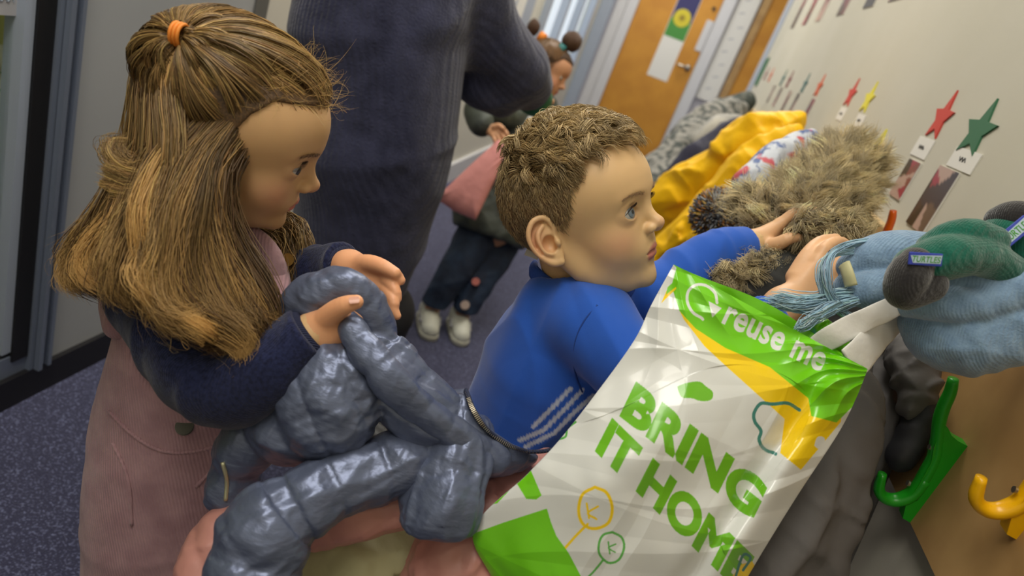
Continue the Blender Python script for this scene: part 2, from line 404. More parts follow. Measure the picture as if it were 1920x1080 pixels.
def head_sdf(q, o):
    """q in head-local metres. o: options"""
    q = longer(q, o)
    y = np.abs(q[:, 1]); qs = np.stack([q[:, 0], y, q[:, 2]], 1)
    d = ell(q, (-.012, 0, .026), (.0895, .0715, .0765))
    d = smin(d, ell(q, (.034, 0, .030), (.0520, .0570, .0500)), .03)
    d = smin(d, ell(q, (.026, 0, -.030), (.0500, .0505, .0560)), .022)
    d = smin(d, ell(qs, (.0420, .0270, -.0345), (.0265, .0245, .0265)), .016)      # cheeks
    d = smin(d, chain(qs, [(-.010, .048, -.036), (.010, .042, -.060), (.044, .014, -.076)], [.014, .014, .012], n=6), .02)
    d = smin(d, ell(q, (.0630, 0, -.0770), (.0125, .0150, .0125)), .013)            # chin
    d = smin(d, ell(q, (.0610, 0, -.0480), (.0170, .0240, .0180)), .016)            # muzzle
    d = smin(d, chain(qs, [(.0780, 0, .0165), (.0745, .018, .0175), (.0640, .036, .0140)], [.0040, .0050, .0040], n=6), .014)  # brow
    d = smax(d, -ell(qs, (.0880, .0285, -.0020), (.0165, .0160, .0110)), .014)      # orbit
    fm = q[:, 0] > .034
    if fm.any():
        d = d.copy(); d[fm] = face_features(d[fm], q[fm], qs[fm], o)
    for sg in (() if o.get('noear') else (1, -1)):
        m = (q[:, 1]*sg > .035) & (q[:, 0] < .02) & (q[:, 0] > -.06) & (np.abs(q[:, 2]+.014) < .05)
        if m.any(): d = d.copy(); d[m] = ear_sdf(d[m], q[m], sg, o.get('earout', .45))
    return d
def face_features(d, q, qs, o):
    up_ = o.get('noseup', .0)
    n_ = chain(q, [(.0755, 0, .009), (.0800, 0, -.006), (.0855, 0, -.0180+up_), (.0905, 0, -.0250+up_)], [.0060, .0058, .0066, .0078], n=10)
    d = smin(d, n_, .010)
    d = smin(d, ell(qs, (.0830, .0088, -.0290+up_*.6), (.0075, .0054, .0056)), .005)
    d = smin(d, ell(q, (.0860, 0, -.0310+up_), (.0070, .0040, .0045)), .004)
    d = smax(d, -ell(qs, (.0885, .0058, -.0350+up_*.8), (.0042, .0026, .0042)), .0025)
    d = smax(d, -ell(q, (.0830, 0, -.0415), (.0032, .0022, .0065)), .004)           # philtrum
    # lids over the eyeball
    ec = np.array(EYE_C, np.float32); e = qs-ec; rr = np.sqrt((e*e).sum(1))
    lid = rr-(EYE_R+.0013); d = smin(d, lid, .0045)
    d = smin(d, chain(qs, [(.0705, .0140, .0000), (.0758, .0215, .0082), (.0762, .0300, .0098), (.0690, .0400, .0045)], [.0012, .0020, .0023, .0016], n=12), .0025)
    op = o.get('open', 1.0)
    almond = ell(e, (.0140, .0002, .0004), (.0090, .0150, .0068*op)); almond = smax(almond, ell(e, (.0140, .0002, -.0025), (.02, .0165, .0104*op)), .001)
    d = smax(d, -almond, .0012)
    # lips
    lx = .0800; zz = -.0520
    ul = chain(qs, [(lx-.0010, 0, zz+.0026), (lx-.0016, .0050, zz+.0036), (lx-.0060, .0130, zz+.0016), (lx-.0130, .0205, zz-.0012)], [.0034, .0034, .0026, .0010], n=12)
    ll = chain(qs, [(lx-.0032, 0, zz-.0052), (lx-.0046, .0070, zz-.0048), (lx-.0080, .0135, zz-.0030), (lx-.0130, .0205, zz-.0012)], [.0040, .0038, .0026, .0010], n=12)
    d = smin(d, ul, .0035); d = smin(d, ll, .0030)
    mo = o.get('mouth', .0010)
    slit = chain(qs, [(lx+.002, 0, zz-.0010), (lx, .006, zz-.0006), (lx-.0050, .0140, zz-.0010), (lx-.0105, .0195, zz-.0014)], [mo, mo, mo*.7, .0004], n=10)
    d = smax(d, -slit, .0012)
    d = smax(d, -ell(q, (.0830, 0, -.0645), (.0065, .0120, .0038)), .008)           # under the lip
    return d
def gauss(q, c, r): 
    a = (q-np.array(c, np.float32))/np.array(r, np.float32); return np.exp(-(a*a).sum(1))
def face_col(q, base, blush=(.62, .22, .16), lip=(.50, .13, .12), o={}):
    q = longer(q, o)
    qs = np.stack([q[:, 0], np.abs(q[:, 1]), q[:, 2]], 1); c = np.tile(np.array(base), (len(q), 1))
    def mix(c, col, t): return c*(1-t[:, None])+np.array(col)*t[:, None]
    c = mix(c, blush, .42*gauss(qs, (.055, .043, -.034), (.03, .016, .018)))
    c = mix(c, blush, .30*gauss(q, (.096, 0, -.026), (.010, .010, .008)))
    c = mix(c, blush, .55*gauss(qs, (-.026, .078, -.014), (.014, .016, .032)))
    c = mix(c, (.45, .22, .17), .35*gauss(qs, (.073, .029, -.004), (.014, .016, .009)))
    lx = .0800; zz = -.0520
    q1 = chain(qs.astype(np.float32), [(lx-.0006, 0, zz+.0024), (lx-.0014, .0050, zz+.0032), (lx-.0056, .0130, zz+.0014), (lx-.0125, .0200, zz-.0010)], [.0036, .0035, .0027, .0008], n=10)
    q2 = chain(qs.astype(np.float32), [(lx-.0026, 0, zz-.0050), (lx-.0042, .0070, zz-.0046), (lx-.0076, .0135, zz-.0028), (lx-.0125, .0200, zz-.0010)], [.0046, .0042, .0028, .0008], n=10)
    t = np.clip(1-(np.minimum(q1, q2))/.0012, 0, 1)*(q[:, 0] > .06)
    c = mix(c, lip, t*.85)
    return c
def build_eye(fr, sgn, gaze, parent, iris, h=1.0):
    """eyeball: sphere whose pole looks along gaze; colour rings are the eye's own"""
    c = fr.w1(EYE_C*np.array([1, sgn, 1])); g = nrm(gaze); a = nrm(np.cross(g, [0, .2, 1])); b = np.cross(g, a); V = []; col = []
    N, M_ = 56, 48; r = EYE_R*fr.k
    for i in range(N+1):
        th = math.pi*(i/N)**1.35; ct, st = math.cos(th), math.sin(th)
        rr = r*(1+.055*math.exp(-(th/.42)**4))
        if th < .17: cl = (.010, .010, .012)
        elif th < .50: k_ = (th-.17)/.33; cl = tuple(np.array(iris)*(.75+.5*math.sin(k_*3.1))*(1 if k_ < .82 else .45))
        else: cl = (.50, .485, .45)
        for j in range(M_):
            ph = 2*math.pi*j/M_; V.append(c+rr*(g*ct+(a*math.cos(ph)+b*math.sin(ph))*st)); col.append(cl)
    F = [(i*M_+j, i*M_+(j+1) % M_, (i+1)*M_+(j+1) % M_, (i+1)*M_+j) for i in range(N) for j in range(M_)]
    return link_mesh('eye', np.array(V), np.array(F), M['eye'], parent, col=np.array(col))
def face_hairs(fr, sgn, parent, browc, lashc, lash_only=False):
    g = np.random.default_rng(5+int(sgn)); P = []
    for i in range(46):                                                    # upper lashes
        t = (i+g.uniform(-.3, .3))/45; y = .0145+t*.0265; z = -.004+.0078*math.sin(math.pi*min(1, t*.96+.04))**.8; x = EYE_C[0]+math.sqrt(max(1e-6, (EYE_R+.0012)**2-(y-EYE_C[1])**2-(z-EYE_C[2])**2))
        L = .0050+.0025*t; o = np.array([.8, (t-.5)*.7, .15]); o = nrm(o); u = np.linspace(0, 1, 6)[:, None]
        p = np.array([x-.0003, y, z])+o*L*u+np.array([0, 0, .0022])*u**2; p[:, 1] *= sgn; P.append(fr.w(p))
    o1 = strand_mesh('eyelashes', np.array(P), .00016, M['lash'], parent, col=np.tile(lashc, (len(P), 1)))
    P = []
    for i in range(170):
        t = g.uniform(0, 1); y = .0115+t*.031; z = .0128+.0062*math.sin(t*2.2)-.003*t+g.normal(0, .0013)*(1.1-.7*t); q = np.array([.074, y, z])
        # march onto the skin
        xs = np.linspace(.10, .03, 60); pts = np.stack([xs, np.full(60, y), np.full(60, z)], 1).astype(np.float32); dd = head_sdf(pts, {}); k_ = np.argmax(dd < .0002); x = xs[k_]
        u = np.linspace(0, 1, 5)[:, None]; o = nrm([.15-.35*t, 1, .25-.5*t+g.normal(0, .15)])
        p = np.array([x+.0002, y, z])+o*.0065*u+np.array([.0006, 0, 0])*np.sin(u*3); p[:, 1] *= sgn; P.append(fr.w(p))
    strand_mesh('eyebrow', np.array(P), .00013, M['lash'], parent, col=hair_cols(len(P), browc, .15, g=g))
# ------------------------------------------------------------------ hands, bodies, scalps
class Body:
    """gathers the skin of one figure (head, hidden trunk, arms, hands) into one mesh"""
    def __init__(s): s.V = []; s.F = []; s.C = []; s.n = 0
    def sdf(s, f, pts, pad, h, colf, slack=.003):
        pts = np.asarray(pts, float); V, F = sdf_mesh(f, pts.min(0)-pad, pts.max(0)+pad, h, slack); V = lap(V, F, 1)
        s.V.append(V); s.F.append(F+s.n); s.C.append(colf(V.astype(np.float32))); s.n += len(V)
    def build(s, name, m, parent): return link_mesh(name, np.concatenate(s.V), np.concatenate(s.F), m, parent, col=np.concatenate(s.C))
def hand_sdf(P, fingers, thumb, wrist, k=.006, sc_=1.0):
    """fingers: list of 4 polylines [knuckle, mid, end joint, tip] in world space; wrist: (point, radius)"""
    wp, wr = wrist; d = None
    for i, fg in enumerate(fingers):
        c = chain(P, [wp, (np.array(wp)*.45+np.array(fg[0])*.55), fg[0]], [wr*.8, .0115*sc_, .0085*sc_]); d = c if d is None else smin(d, c, .010*sc_)
    palm = d; F_ = None
    for i, fg in enumerate(fingers):
        rr = np.array([.0082, .0074, .0064, .0054])*sc_*(.88 if i == 3 else 1); rr = rr[:len(fg)] if len(fg) <= 4 else np.interp(np.linspace(0, 1, len(fg)), np.linspace(0, 1, 4), rr)
        c = chain(P, fg, rr, n=9); F_ = c if F_ is None else smin(F_, c, .0012)
    d = smin(palm, F_, .004*sc_)
    tr = np.interp(np.linspace(0, 1, len(thumb)), [0, .5, .85, 1], np.array([.0115, .0092, .0080, .0066])*sc_)
    return smin(d, chain(P, thumb, tr, n=10), .006*sc_)
def nail(parent, p, nrm_, along, size=.0042):
    n = nrm(nrm_); a = np.array(along, float); a = nrm(a-n*(a@n)); b = np.cross(n, a); V = []; 
    for i in range(7):
        for j in range(7):
            u = (i-3)/3; v = (j-3)/3; x = u*size*1.15*math.sqrt(1-.35*v*v); y = v*size*.85; V.append(np.array(p)+a*x+b*y-n*(.10*(y/size)**2*size*2.5)+n*.0002)
    F = np.array([(i*7+j, (i+1)*7+j, (i+1)*7+j+1, i*7+j+1) for i in range(6) for j in range(6)])
    link_mesh('fingernail', np.array(V), F, M['nail'], parent)
M['nail'] = mat('nail', S(214, 160, 140), .25)
def hand_col(base):
    def f(V): return np.tile(np.array(base), (len(V), 1))*(1+.06*wob(V, 120, 4)[:, None])
    return f
def scalp_hit(dirs, o, c0=(-.012, 0, .022)):
    """distance from c0 to the skull along unit dirs (head-local)"""
    c0 = np.array(c0, np.float32); lo = np.full(len(dirs), .03, np.float32); hi = np.full(len(dirs), .13, np.float32)
    for _ in range(11):
        m = (lo+hi)/2; d = skull(c0+dirs*m[:, None]); lo = np.where(d < 0, m, lo); hi = np.where(d < 0, hi, m)
    return c0+dirs*((lo+hi)/2)[:, None]
def skull(q):
    d = ell(q, (-.012, 0, .026), (.0895, .0715, .0765)); d = smin(d, ell(q, (.034, 0, .030), (.0520, .0570, .0500)), .03)
    return smin(d, ell(q, (.026, 0, -.030), (.0500, .0505, .0560)), .022)
def sph(az, el):
    az = np.asarray(az, float); el = np.asarray(el, float); return np.stack([np.cos(el)*np.cos(az), np.cos(el)*np.sin(az), np.sin(el)], -1).astype(np.float32)
# ------------------------------------------------------------------ the room
WX, LX, FY = .50, -1.05, 7.6       # right wall, left wall, end wall
def rect(name, x0, x1, y0, y1, z0, z1, m, parent=None, bev=0):
    return MB().box(((x0+x1)/2, (y0+y1)/2, (z0+z1)/2), (abs(x1-x0), abs(y1-y0), abs(z1-z0)), bev=bev).build(name, m, parent)
def struct(o): return tag(o, kind='structure')
struct(rect('floor', LX-1.6, 1.9, -1.0, FY+.1, -.06, 0, M['carpet']))
struct(rect('ceiling', LX-1.6, 1.9, -1.0, FY+.1, 2.6, 2.66, M['ceiling']))
struct(rect('wall_right', WX, WX+.12, -.9, 5.95, 0, 2.6, M['wall_right']))
struct(rect('wall_end', LX-.1, 1.9, FY, FY+.1, 0, 2.6, mat('wall_end_lilac', S(206, 204, 212), .7)))
struct(rect('trim_2', LX+.002, -.93, FY-.06, FY, 0, 2.2, M['frame_blue'])); struct(rect('trim_3', -.90, -.80, FY-.05, FY, 0, 2.2, M['door_white'])); struct(rect('trim_4', .09, .19, FY-.10, FY-.085, 0, 2.2, M['door_white']))
struct(rect('wall_back', LX-1.6, 1.9, -1.0, -.9, 0, 2.6, M['wall_warm']))
struct(rect('wall_left', LX-.08, LX, 1.125, 1.66, 0, 2.6, M['wall_left']))
struct(rect('trim_1', LX-.085, LX+.004, 1.66, 1.715, 0, 2.6, M['alu_dark']))
wl = MB(); wl.box((LX-.04, 3.35, 1.3), (.08, 3.27, 2.6)); wl.box((LX-.04, 4.0+2.0, .35), (.08, 2.03, .7)); wl.box((LX-.04, 6.0, 2.35), (.08, 2.03, .5)); wl.box((LX-.04, 7.3, 1.3), (.08, .6, 2.6))
struct(wl.build('wall_left_far', M['wall_warm']))
struct(rect('baseboard_left', LX, LX+.012, -.9, 1.715, 0, .075, M['skirting']))
struct(rect('baseboard_right', WX-.012, WX, -.9, 5.95, 0, .09, M['door_white']))
struct(rect('baseboard_left_far', LX, LX+.02, 1.715, FY, 0, .12, M['door_white']))
# glazed partition at the left: a window_1 with its frame members and pane
w1 = struct(empty('window_1', (LX, .6, 0)))
fr1 = MB(); fr1.box((LX-.03, 1.0995, 1.3375), (.08, .049, 2.525)); fr1.box((LX-.035, .3, .10), (.07, 1.55, .05)); fr1.box((LX-.035, .3, 2.3), (.07, 1.55, .06))
fr1.box((LX+.018, 1.090, 1.3375), (.012, .010, 2.525)); fr1.box((LX+.016, 1.117, 1.3375), (.010, .008, 2.525))
fr1.build('window_frame', M['alu'], w1)
se = MB(); se.box((LX-.02, 1.055, 1.3375), (.05, .036, 2.45)); se.box((LX-.03, .3, .128), (.05, 1.5, .012)); se.build('window_seal', M['seal'], w1)
st = MB(); st.box((LX-.02, 1.026, 1.3375), (.04, .020, 2.4)); st.build('window_stile', M['frame_blue'], w1)
rect('window_pane', LX-.028, LX-.022, -.5, 1.02, .13, 2.27, M['glass'], w1)
struct(rect('wall_next_room', LX-1.6, LX-1.5, -.9, 2.6, 0, 2.6, M['lime_wall']))
struct(rect('wall_next_room_end', LX-1.5, LX-.08, 2.2, 2.28, 0, 2.6, M['lime_wall']))
# what shows through the pane
nt_ = tag(rect('notice_sheet', LX-.020, LX-.017, .72, 1.028, .825, 1.25, M['papergrey']), 'pale grey notice sheet stuck on the glass at the top left', 'notice')
g_ = np.random.default_rng(3)
m_ = MB(); 
for k in range(3): m_.tube(cr([(LX-.016, .975+k*.012, .848), (LX-.016, .981+k*.012, .858), (LX-.016, .985+k*.012, .848)], 8), .0012, 5)
m_.build('printing', M['frame_blue'], nt_)
tb = empty('play_table', (LX-.55, 1.45, 0), 'white play table seen through the glass partition', 'table')
rect('table_top', LX-.95, LX-.12, 1.08, 1.9, .42, .45, M['paper'], tb, .004)
for sx, sy in ((-.9, 1.13), (-.9, 1.85), (-.17, 1.13), (-.17, 1.85)): MB().tube([(LX+sx, sy, 0), (LX+sx, sy, .42)], .015, 8).build('leg', M['steel'], tb)
ch = empty('classroom_chair', (LX-.5, 1.6, 0), 'dark blue chair back behind the glass partition', 'chair')
cb = MB(); V_, F_ = tube_mesh(cr([(LX-.72, 1.93, .66), (LX-.5, 1.97, .68), (LX-.25, 1.93, .66)], 12), .10, 14, flat=(1.0, .12)); cb.add(V_, F_); cb.build('backrest', mat('chair_blue', S(40, 52, 82), .4), ch, smooth=True)
for sx in (-.68, -.3): MB().tube([(LX+sx, 2.0, 0), (LX+sx, 2.0, .62)], .012, 8).build('leg', M['steel'], ch)
tubm = mat('tub_mixed', S(205, 210, 200), .4, noise=(14, S(60, 130, 80), .58, .62))
t_ = MB(); V_, F_ = tube_mesh([(LX-.30, 1.28, .45), (LX-.30, 1.28, .58), (LX-.30, 1.28, .60)], [.075, .09, .094], 20); t_.add(V_, F_); tag(t_.build('craft_tub', tubm, smooth=True), 'white and green tub on the play table behind the glass', 'tub')
yb = MB().box((LX-.16, 1.15, .475), (.09, .12, .05), bev=.01); tag(yb.build('toy_block', mat('toy_yellow', S(220, 200, 50), .5)), 'yellow block on the near corner of the play table', 'toy')
# far end: window panels on the left wall, doors
w2 = struct(empty('window_2', (LX, 6, 1.4)))
rect('window_pane', LX-.05, LX-.045, 4.99, 7.01, .7, 2.1, mat('window_pane_bright', S(215, 225, 230), .3, emit=((.85, .93, 1), .35)), w2)
f2 = MB()
for y in (5.0, 5.66, 6.33, 7.0): f2.box((LX+.01, y, 1.4), (.06, .09, 1.44))
f2.box((LX+.01, 6, .70), (.07, 2.1, .05)); f2.box((LX+.01, 6, 2.1), (.07, 2.1, .05)); f2.build('window_frame', M['frame_blue'], w2)
d1 = struct(empty('door_1', (-.305, FY, 0)))
rect('door_leaf', -.69, .07, FY-.05, FY-.01, .01, 2.0, M['door'], d1)
fr_ = MB(); fr_.box((-.745, FY-.03, 1.02), (.10, .08, 2.06)); fr_.box((.125, FY-.03, 1.02), (.10, .08, 2.06)); fr_.box((-.31, FY-.03, 2.06), (.97, .08, .10)); fr_.build('door_frame', M['door_white'], d1)
hd = MB(); hd.tube(cr([(.012, FY-.05, 1.03), (.010, FY-.10, 1.03), (-.02, FY-.115, 1.03), (-.10, FY-.115, 1.028)], 12), .013, 10); hd.tube([(.012, FY-.051, 1.03), (.012, FY-.062, 1.03)], .032, 16); hd.build('door_handle', M['steel'], d1, smooth=True)
MB().box((.035, FY-.055, 1.36), (.07, .01, .30), bev=.003).build('push_plate', M['door_white'], d1)
MB().tube([(.015, FY-.051, 1.62), (.015, FY-.066, 1.62)], .018, 12).build('lock', M['seal'], d1)
sg = tag(rect('door_poster', -.345, -.125, FY-.053, FY-.050, .83, 1.75, M['paper']), 'tall narrow poster with a sunflower taped to the orange wooden door', 'poster')
rect('picture_sky', -.34, -.13, FY-.0545, FY-.053, 1.42, 1.745, mat('poster_navy', S(52, 50, 100), .6), sg)
rect('picture_grass', -.34, -.13, FY-.0545, FY-.053, 1.24, 1.42, mat('poster_green', S(70, 140, 60), .6), sg)
MB().tube([(-.235, FY-.0545, 1.44), (-.235, FY-.057, 1.44)], .085, 24).build('flower', mat('poster_yellow', S(205, 190, 50), .6), sg)
MB().tube([(-.235, FY-.057, 1.44), (-.235, FY-.058, 1.44)], .03, 18).build('flower_centre', mat('poster_brown', S(150, 130, 40), .6), sg)
d2 = struct(empty('door_2', (.75, FY, 0)))
rect('door_leaf', .49, 1.25, FY-.05, FY-.01, .01, 2.0, M['door'], d2)
f3 = MB(); f3.box((.455, FY-.03, 1.02), (.07, .08, 2.06)); f3.box((1.29, FY-.03, 1.02), (.08, .08, 2.06)); f3.build('door_frame', M['wood_board'], d2)
ns = tag(rect('letter_chart', .20, .40, FY-.052, FY-.045, .80, 2.05, M['paper']), 'long white chart with faint marks hanging between the two far doors', 'chart')
mk = MB(); g_ = np.random.default_rng(11)
for k in range(9): mk.box((.30+g_.uniform(-.02, .03), FY-.0525, .92+k*.125), (.055, .002, .012), M=[[math.cos(.4), 0, -math.sin(.4)], [0, 1, 0], [math.sin(.4), 0, math.cos(.4)]])
tag(mk.build('faint_marks', M['papergrey'], ns), kind='stuff')
# visitor boards low on the left beyond the woman
bp = tag(rect('pin_board', LX+.002, LX+.02, 3.0, 4.6, .85, 1.75, M['frame_blue']), 'pale blue-grey pin board on the left wall far down the corridor', 'board')
for (y, z, a, b) in ((4.25, 1.12, .2, .3), (4.02, 1.2, .16, .24), (4.4, 1.45, .2, .28)): rect('pinned_sheet', LX+.02, LX+.023, y-a/2, y+a/2, z-b/2, z+b/2, M['paper'], bp)
# grey floor cupboard edge far right behind the coats
# hook board on the right wall
bd = empty('coat_hook_board', (WX-.011, 2.3, .74), 'long brown wooden board that carries the coloured coat hooks', 'board')
rect('board', WX-.022, WX, -.6, 5.4, .741, .983, M['wood_board'], bd)
rect('top_edge', WX-.0225, WX, -.6, 5.4, .983, .986, M['wood_edge'], bd)
def hook(y, dz, m, label):
    X0 = WX-.022; e = empty('coat_hook', (X0, y, .74+dz), label, 'coat hook', 'double plastic coat hooks on the brown board')
    P = lambda o, z: (X0-o, y, z+dz)
    b = MB(); c = cr([P(.0530, .929), P(.0470, .912), P(.0440, .895), P(.0385, .876), P(.0285, .855), P(.0185, .832), P(.0135, .80), P(.0125, .772)], 26)
    b.tube(c, np.interp(np.linspace(0, 1, 26), [0, .08, .4, 1], [.0066, .0076, .0086, .0092]), 14, flat=(1.1, .85), up=(0, 1, 0)); b.build('upper_arm', m, e, smooth=True)
    b = MB(); c = cr([P(.0125, .800), P(.0135, .775), P(.023, .759), P(.036, .754), P(.049, .761), P(.0565, .783)], 24)
    b.tube(c, np.interp(np.linspace(0, 1, 24), [0, .3, .85, 1], [.0095, .0098, .0076, .0058]), 14, flat=(1.1, .85), up=(0, 1, 0)); b.build('lower_arm', m, e, smooth=True)
    b = MB(); b.prism([(.0, .863), (.012, .864), (.0215, .867), (.030, .874), (.036, .876), (.030, .845), (.022, .825), (.018, .79), (.018, .765), (.010, .742), (0, .741)], (X0, y, dz), (-1, 0, 0), (0, 0, 1), (0, 1, 0), -.0085, .0085); b.build('back_plate', m, e)
    for z in (.785, .84):
        b = MB(); b.tube([P(.0235, z), P(.0262, z)] if z < .8 else [P(.028, z), P(.0308, z)], .0036, 12); b.build('screw', M['steel'], e)
    return e
HK = {}
HC = dict(green=plastic('hook_green', S(30, 160, 30), .3), yellow=plastic('hook_yellow', S(240, 180, 0), .3), orange=plastic('hook_orange', S(215, 92, 14), .3), blue=plastic('hook_blue', S(40, 90, 190), .3), red=plastic('hook_red', S(205, 40, 36), .3))
hook(.825, 0, HC['green'], 'green double hook low on the board below the blue scarf')
hook(.672, .107, HC['yellow'], 'yellow hook cut off at the right edge of the picture')
hook(.985, .107, HC['red'], 'hook hidden under the pale blue scarf')
hook(1.300, .107, HC['orange'], 'orange hook standing up beside the fur hood and the blue scarf')
hook(3.15, .107, HC['green'], 'small far green hook showing above the yellow coat')
hook(2.85, .107, HC['red'], 'small far red hook just right of the far green one')
# stars, name cards and photographs above the hooks
def wallshape(name, pts, th, m, parent=None, x=WX):
    return MB().prism(pts, (x, 0, 0), (0, 1, 0), (0, 0, 1), (-1, 0, 0), 0, th).build(name, m, parent)
def star(y, z, w, h, m, label, seed):
    P = []
    for k in range(10):
        a = math.pi/2+k*math.pi/5; r = 1 if k % 2 == 0 else .45
        P.append((y-math.cos(a)*r*w/2*1.05, z+math.sin(a)*r*h/2*(1.15 if k == 0 else 1)))
    return tag(wallshape('paper_star', P, .0035, m), label, 'star', 'paper stars above the coat hooks')
SC = dict(red=mat('star_red', S(196, 62, 50), .7), green=mat('star_green', S(48, 104, 72), .7), yellow=mat('star_yellow', S(220, 210, 60), .7), orange=mat('star_orange', S(205, 90, 50), .7), teal=mat('star_teal', S(70, 110, 110), .7), maroon=mat('star_maroon', S(130, 60, 66), .7))
star(1.362, 1.203, .125, .100, SC['green'], 'large green paper star, nearest on the cream wall', 1)
star(1.560, 1.209, .100, .098, SC['red'], 'large red paper star beside the green one', 2)
star(2.175, 1.210, .10, .090, SC['yellow'], 'yellow paper star above the fur hood', 3)
star(2.405, 1.212, .10, .090, SC['red'], 'small red paper star between the yellow and orange stars', 4)
star(2.985, 1.21, .10, .090, SC['orange'], 'thin orange-red star left of the small red star', 5)
star(3.34, 1.205, .10, .090, SC['teal'], 'dark teal star, third from the far end', 6)
star(3.86, 1.205, .10, .090, SC['maroon'], 'maroon star, second from the far end', 7)
star(4.12, 1.205, .10, .090, SC['teal'], 'faint grey-green star next to the maroon star', 8)
star(4.75, 1.205, .10, .090, SC['orange'], 'tiny orange star furthest down the wall', 9)
star(5.05, 1.205, .10, .090, SC['maroon'], 'tiny maroon star beyond the tiny orange star', 10)
tag(wallshape('paper_star', [(1.79, 1.045), (1.83, 1.10), (1.86, 1.155), (1.89, 1.11), (1.885, 1.06), (1.84, 1.03)], .004, SC['yellow']), 'yellow paper star half hidden behind the fur hood', 'star', 'paper stars above the coat hooks')
def card(y, z, w, h, label, k):
    o = tag(wallshape('name_card', [(y-w/2, z-h/2), (y+w/2, z-h/2), (y+w/2, z+h/2), (y-w/2, z+h/2)], .002, M['paper']), label, 'name card', 'white name cards under the stars')
    m = MB(); g = np.random.default_rng(k); pts = [(WX-.0026, y+.018-i*.004, z+.004*math.sin(i*2.1+k)) for i in range(9)]; m.tube(cr(pts, 30), .0009, 5); m.build('handwriting', M['seal'], o)
card(1.350, 1.152, .115, .036, 'white name card under the large green star', 1)
card(1.570, 1.146, .095, .040, 'white name card under the large red star', 2)
card(2.40, 1.150, .09, .040, 'white name card under the small red star', 3)
card(2.15, 1.150, .09, .036, 'white name card under the small yellow star', 4)
def photo(y, z, w, h, label, k, cols=None):
    g = np.random.default_rng(k); ny, nz = 14, 22; Y, Z = np.meshgrid(np.linspace(y-w/2, y+w/2, ny), np.linspace(z-h/2, z+h/2, nz), indexing='ij')
    base = np.array(S(70, 50, 52)); C_ = np.zeros((ny, nz, 3))
    pal = [S(58, 42, 46), S(120, 60, 62), S(178, 150, 140), S(44, 40, 58), S(150, 40, 70), S(96, 78, 70), S(30, 28, 32)]
    cen = g.uniform(0, 1, (9, 2)); A = (Y-Y.min())/w; B = (Z-Z.min())/h; idx = np.argmin([(A-c[0])**2+((B-c[1])*1.4)**2 for c in cen], 0)
    for i in range(9): C_[idx == i] = pal[g.integers(0, len(pal))]
    V = np.stack([np.full(Y.shape, WX-.0035), Y, Z], -1).reshape(-1, 3); F = [(i*nz+j, (i+1)*nz+j, (i+1)*nz+j+1, i*nz+j+1) for i in range(ny-1) for j in range(nz-1)]
    o = tag(wallshape('photograph', [(y-w/2, z-h/2), (y+w/2, z-h/2), (y+w/2, z+h/2), (y-w/2, z+h/2)], .003, M['paper']), label, 'photograph', 'photographs of children above the hooks')
    link_mesh('print', V, np.array(F), M['print'], o, col=C_.reshape(-1, 3)); return o
M['print'] = mat('photo_print', rough=.35, attr='Col')
photo(1.378, 1.072, .098, .116, 'largest dark photograph, below the green star', 21)
photo(1.560, 1.078, .075, .080, 'smaller photograph, below the red star', 22)
for i, y in enumerate((2.96, 3.36, 3.62, 3.98, 4.3)):
    photo(y, 1.115, .08, .10, ['slim dark photograph strip under the orange-red star', 'slim photograph strip under the dark teal star', 'narrow photograph strip between the teal and maroon stars', 'narrow photograph strip under the grey-green star', 'narrowest photograph strip, furthest down the wall'][i], 30+i)
for i, y in enumerate((2.5, 2.85, 3.35, 3.9, 4.35, 4.85)):
    photo(y, 1.60, .16, .19, ['photograph in the upper row, nearest and cut by the top edge', 'upper row photograph, second nearest', 'upper row photograph, third nearest with pale paper', 'upper row photograph, fourth nearest, brown', 'upper row photograph, fifth nearest', 'upper row photograph furthest down the wall'][i], 50+i)
tag(wallshape('green_ribbon', [(5.28, 1.12), (5.42, 1.12), (5.45, 1.30), (5.30, 1.32)], .01, SC['green']), 'dark green paper shape at the far end of the cream wall', 'decoration')
tag(wallshape('height_chart', [(5.55, .92), (5.85, .92), (5.85, 2.3), (5.55, 2.3)], .006, M['frame_blue']), 'pale blue strip running up the far end of the cream wall', 'chart')
# ------------------------------------------------------------------ the boy in the blue sweatshirt
BF = Frame(at(1092, 399, .831), R@np.array([.836, .08, .543]), R@np.array([-.246, .94, .239]))
boy = empty('person', at(960, 900, .98)*np.array([1, 1, 0]), 'boy with short fair hair in a blue sweatshirt reaching up to the hooks', 'person')
SKB = S(218, 180, 130)
bo = dict(long=1.17, mouth=.0019, noseup=.0012, earout=.62)
ba = Body()
neck_l = BF.l(ats([(1088, 560, .885)]).astype(np.float32))[0]
def boy_head(P):
    q = BF.l(P); d = head_sdf(q, bo)
    return smin(d, chain(q, [(-.028, 0, -.035), (-.032, 0, -.075), tuple(neck_l)], [.040, .037, .040], n=6), .012)
box = BF.w([(a, b, c) for a in (-.11, .11) for b in (-.09, .09) for c in (-.17, .11)])
ba.sdf(boy_head, box, .01, .00125, lambda V: face_col(BF.l(V), SKB, o=bo))
T_B = [(1084, 560, .90), (1048, 660, .90), (992, 770, .93), (955, 860, .96), (930, 1000, 1.02)]
tb_ = ats(T_B)
LA = ats([(1135, 575, .955), (1240, 540, .95), (1330, 482, .965), (1410, 458, .985)])   # far arm
RA = ats([(1110, 610, .815), (1190, 700, .775), (1270, 740, .765), (1370, 660, .80), (1445, 592, .835)])   # near arm, mostly behind the bag
def boy_trunk(P):
    d = chain(P, tb_, [.05, .080, .078, .08, .075], n=10); d = smin(d, chain(P, LA, [.036, .031, .026, .020], n=10), .02)
    return smin(d, chain(P, RA, [.036, .032, .028, .026, .021], n=14), .02)
ba.sdf(boy_trunk, np.concatenate([tb_, LA, RA]), .1, .005, lambda V: np.tile(SKB, (len(V), 1)))
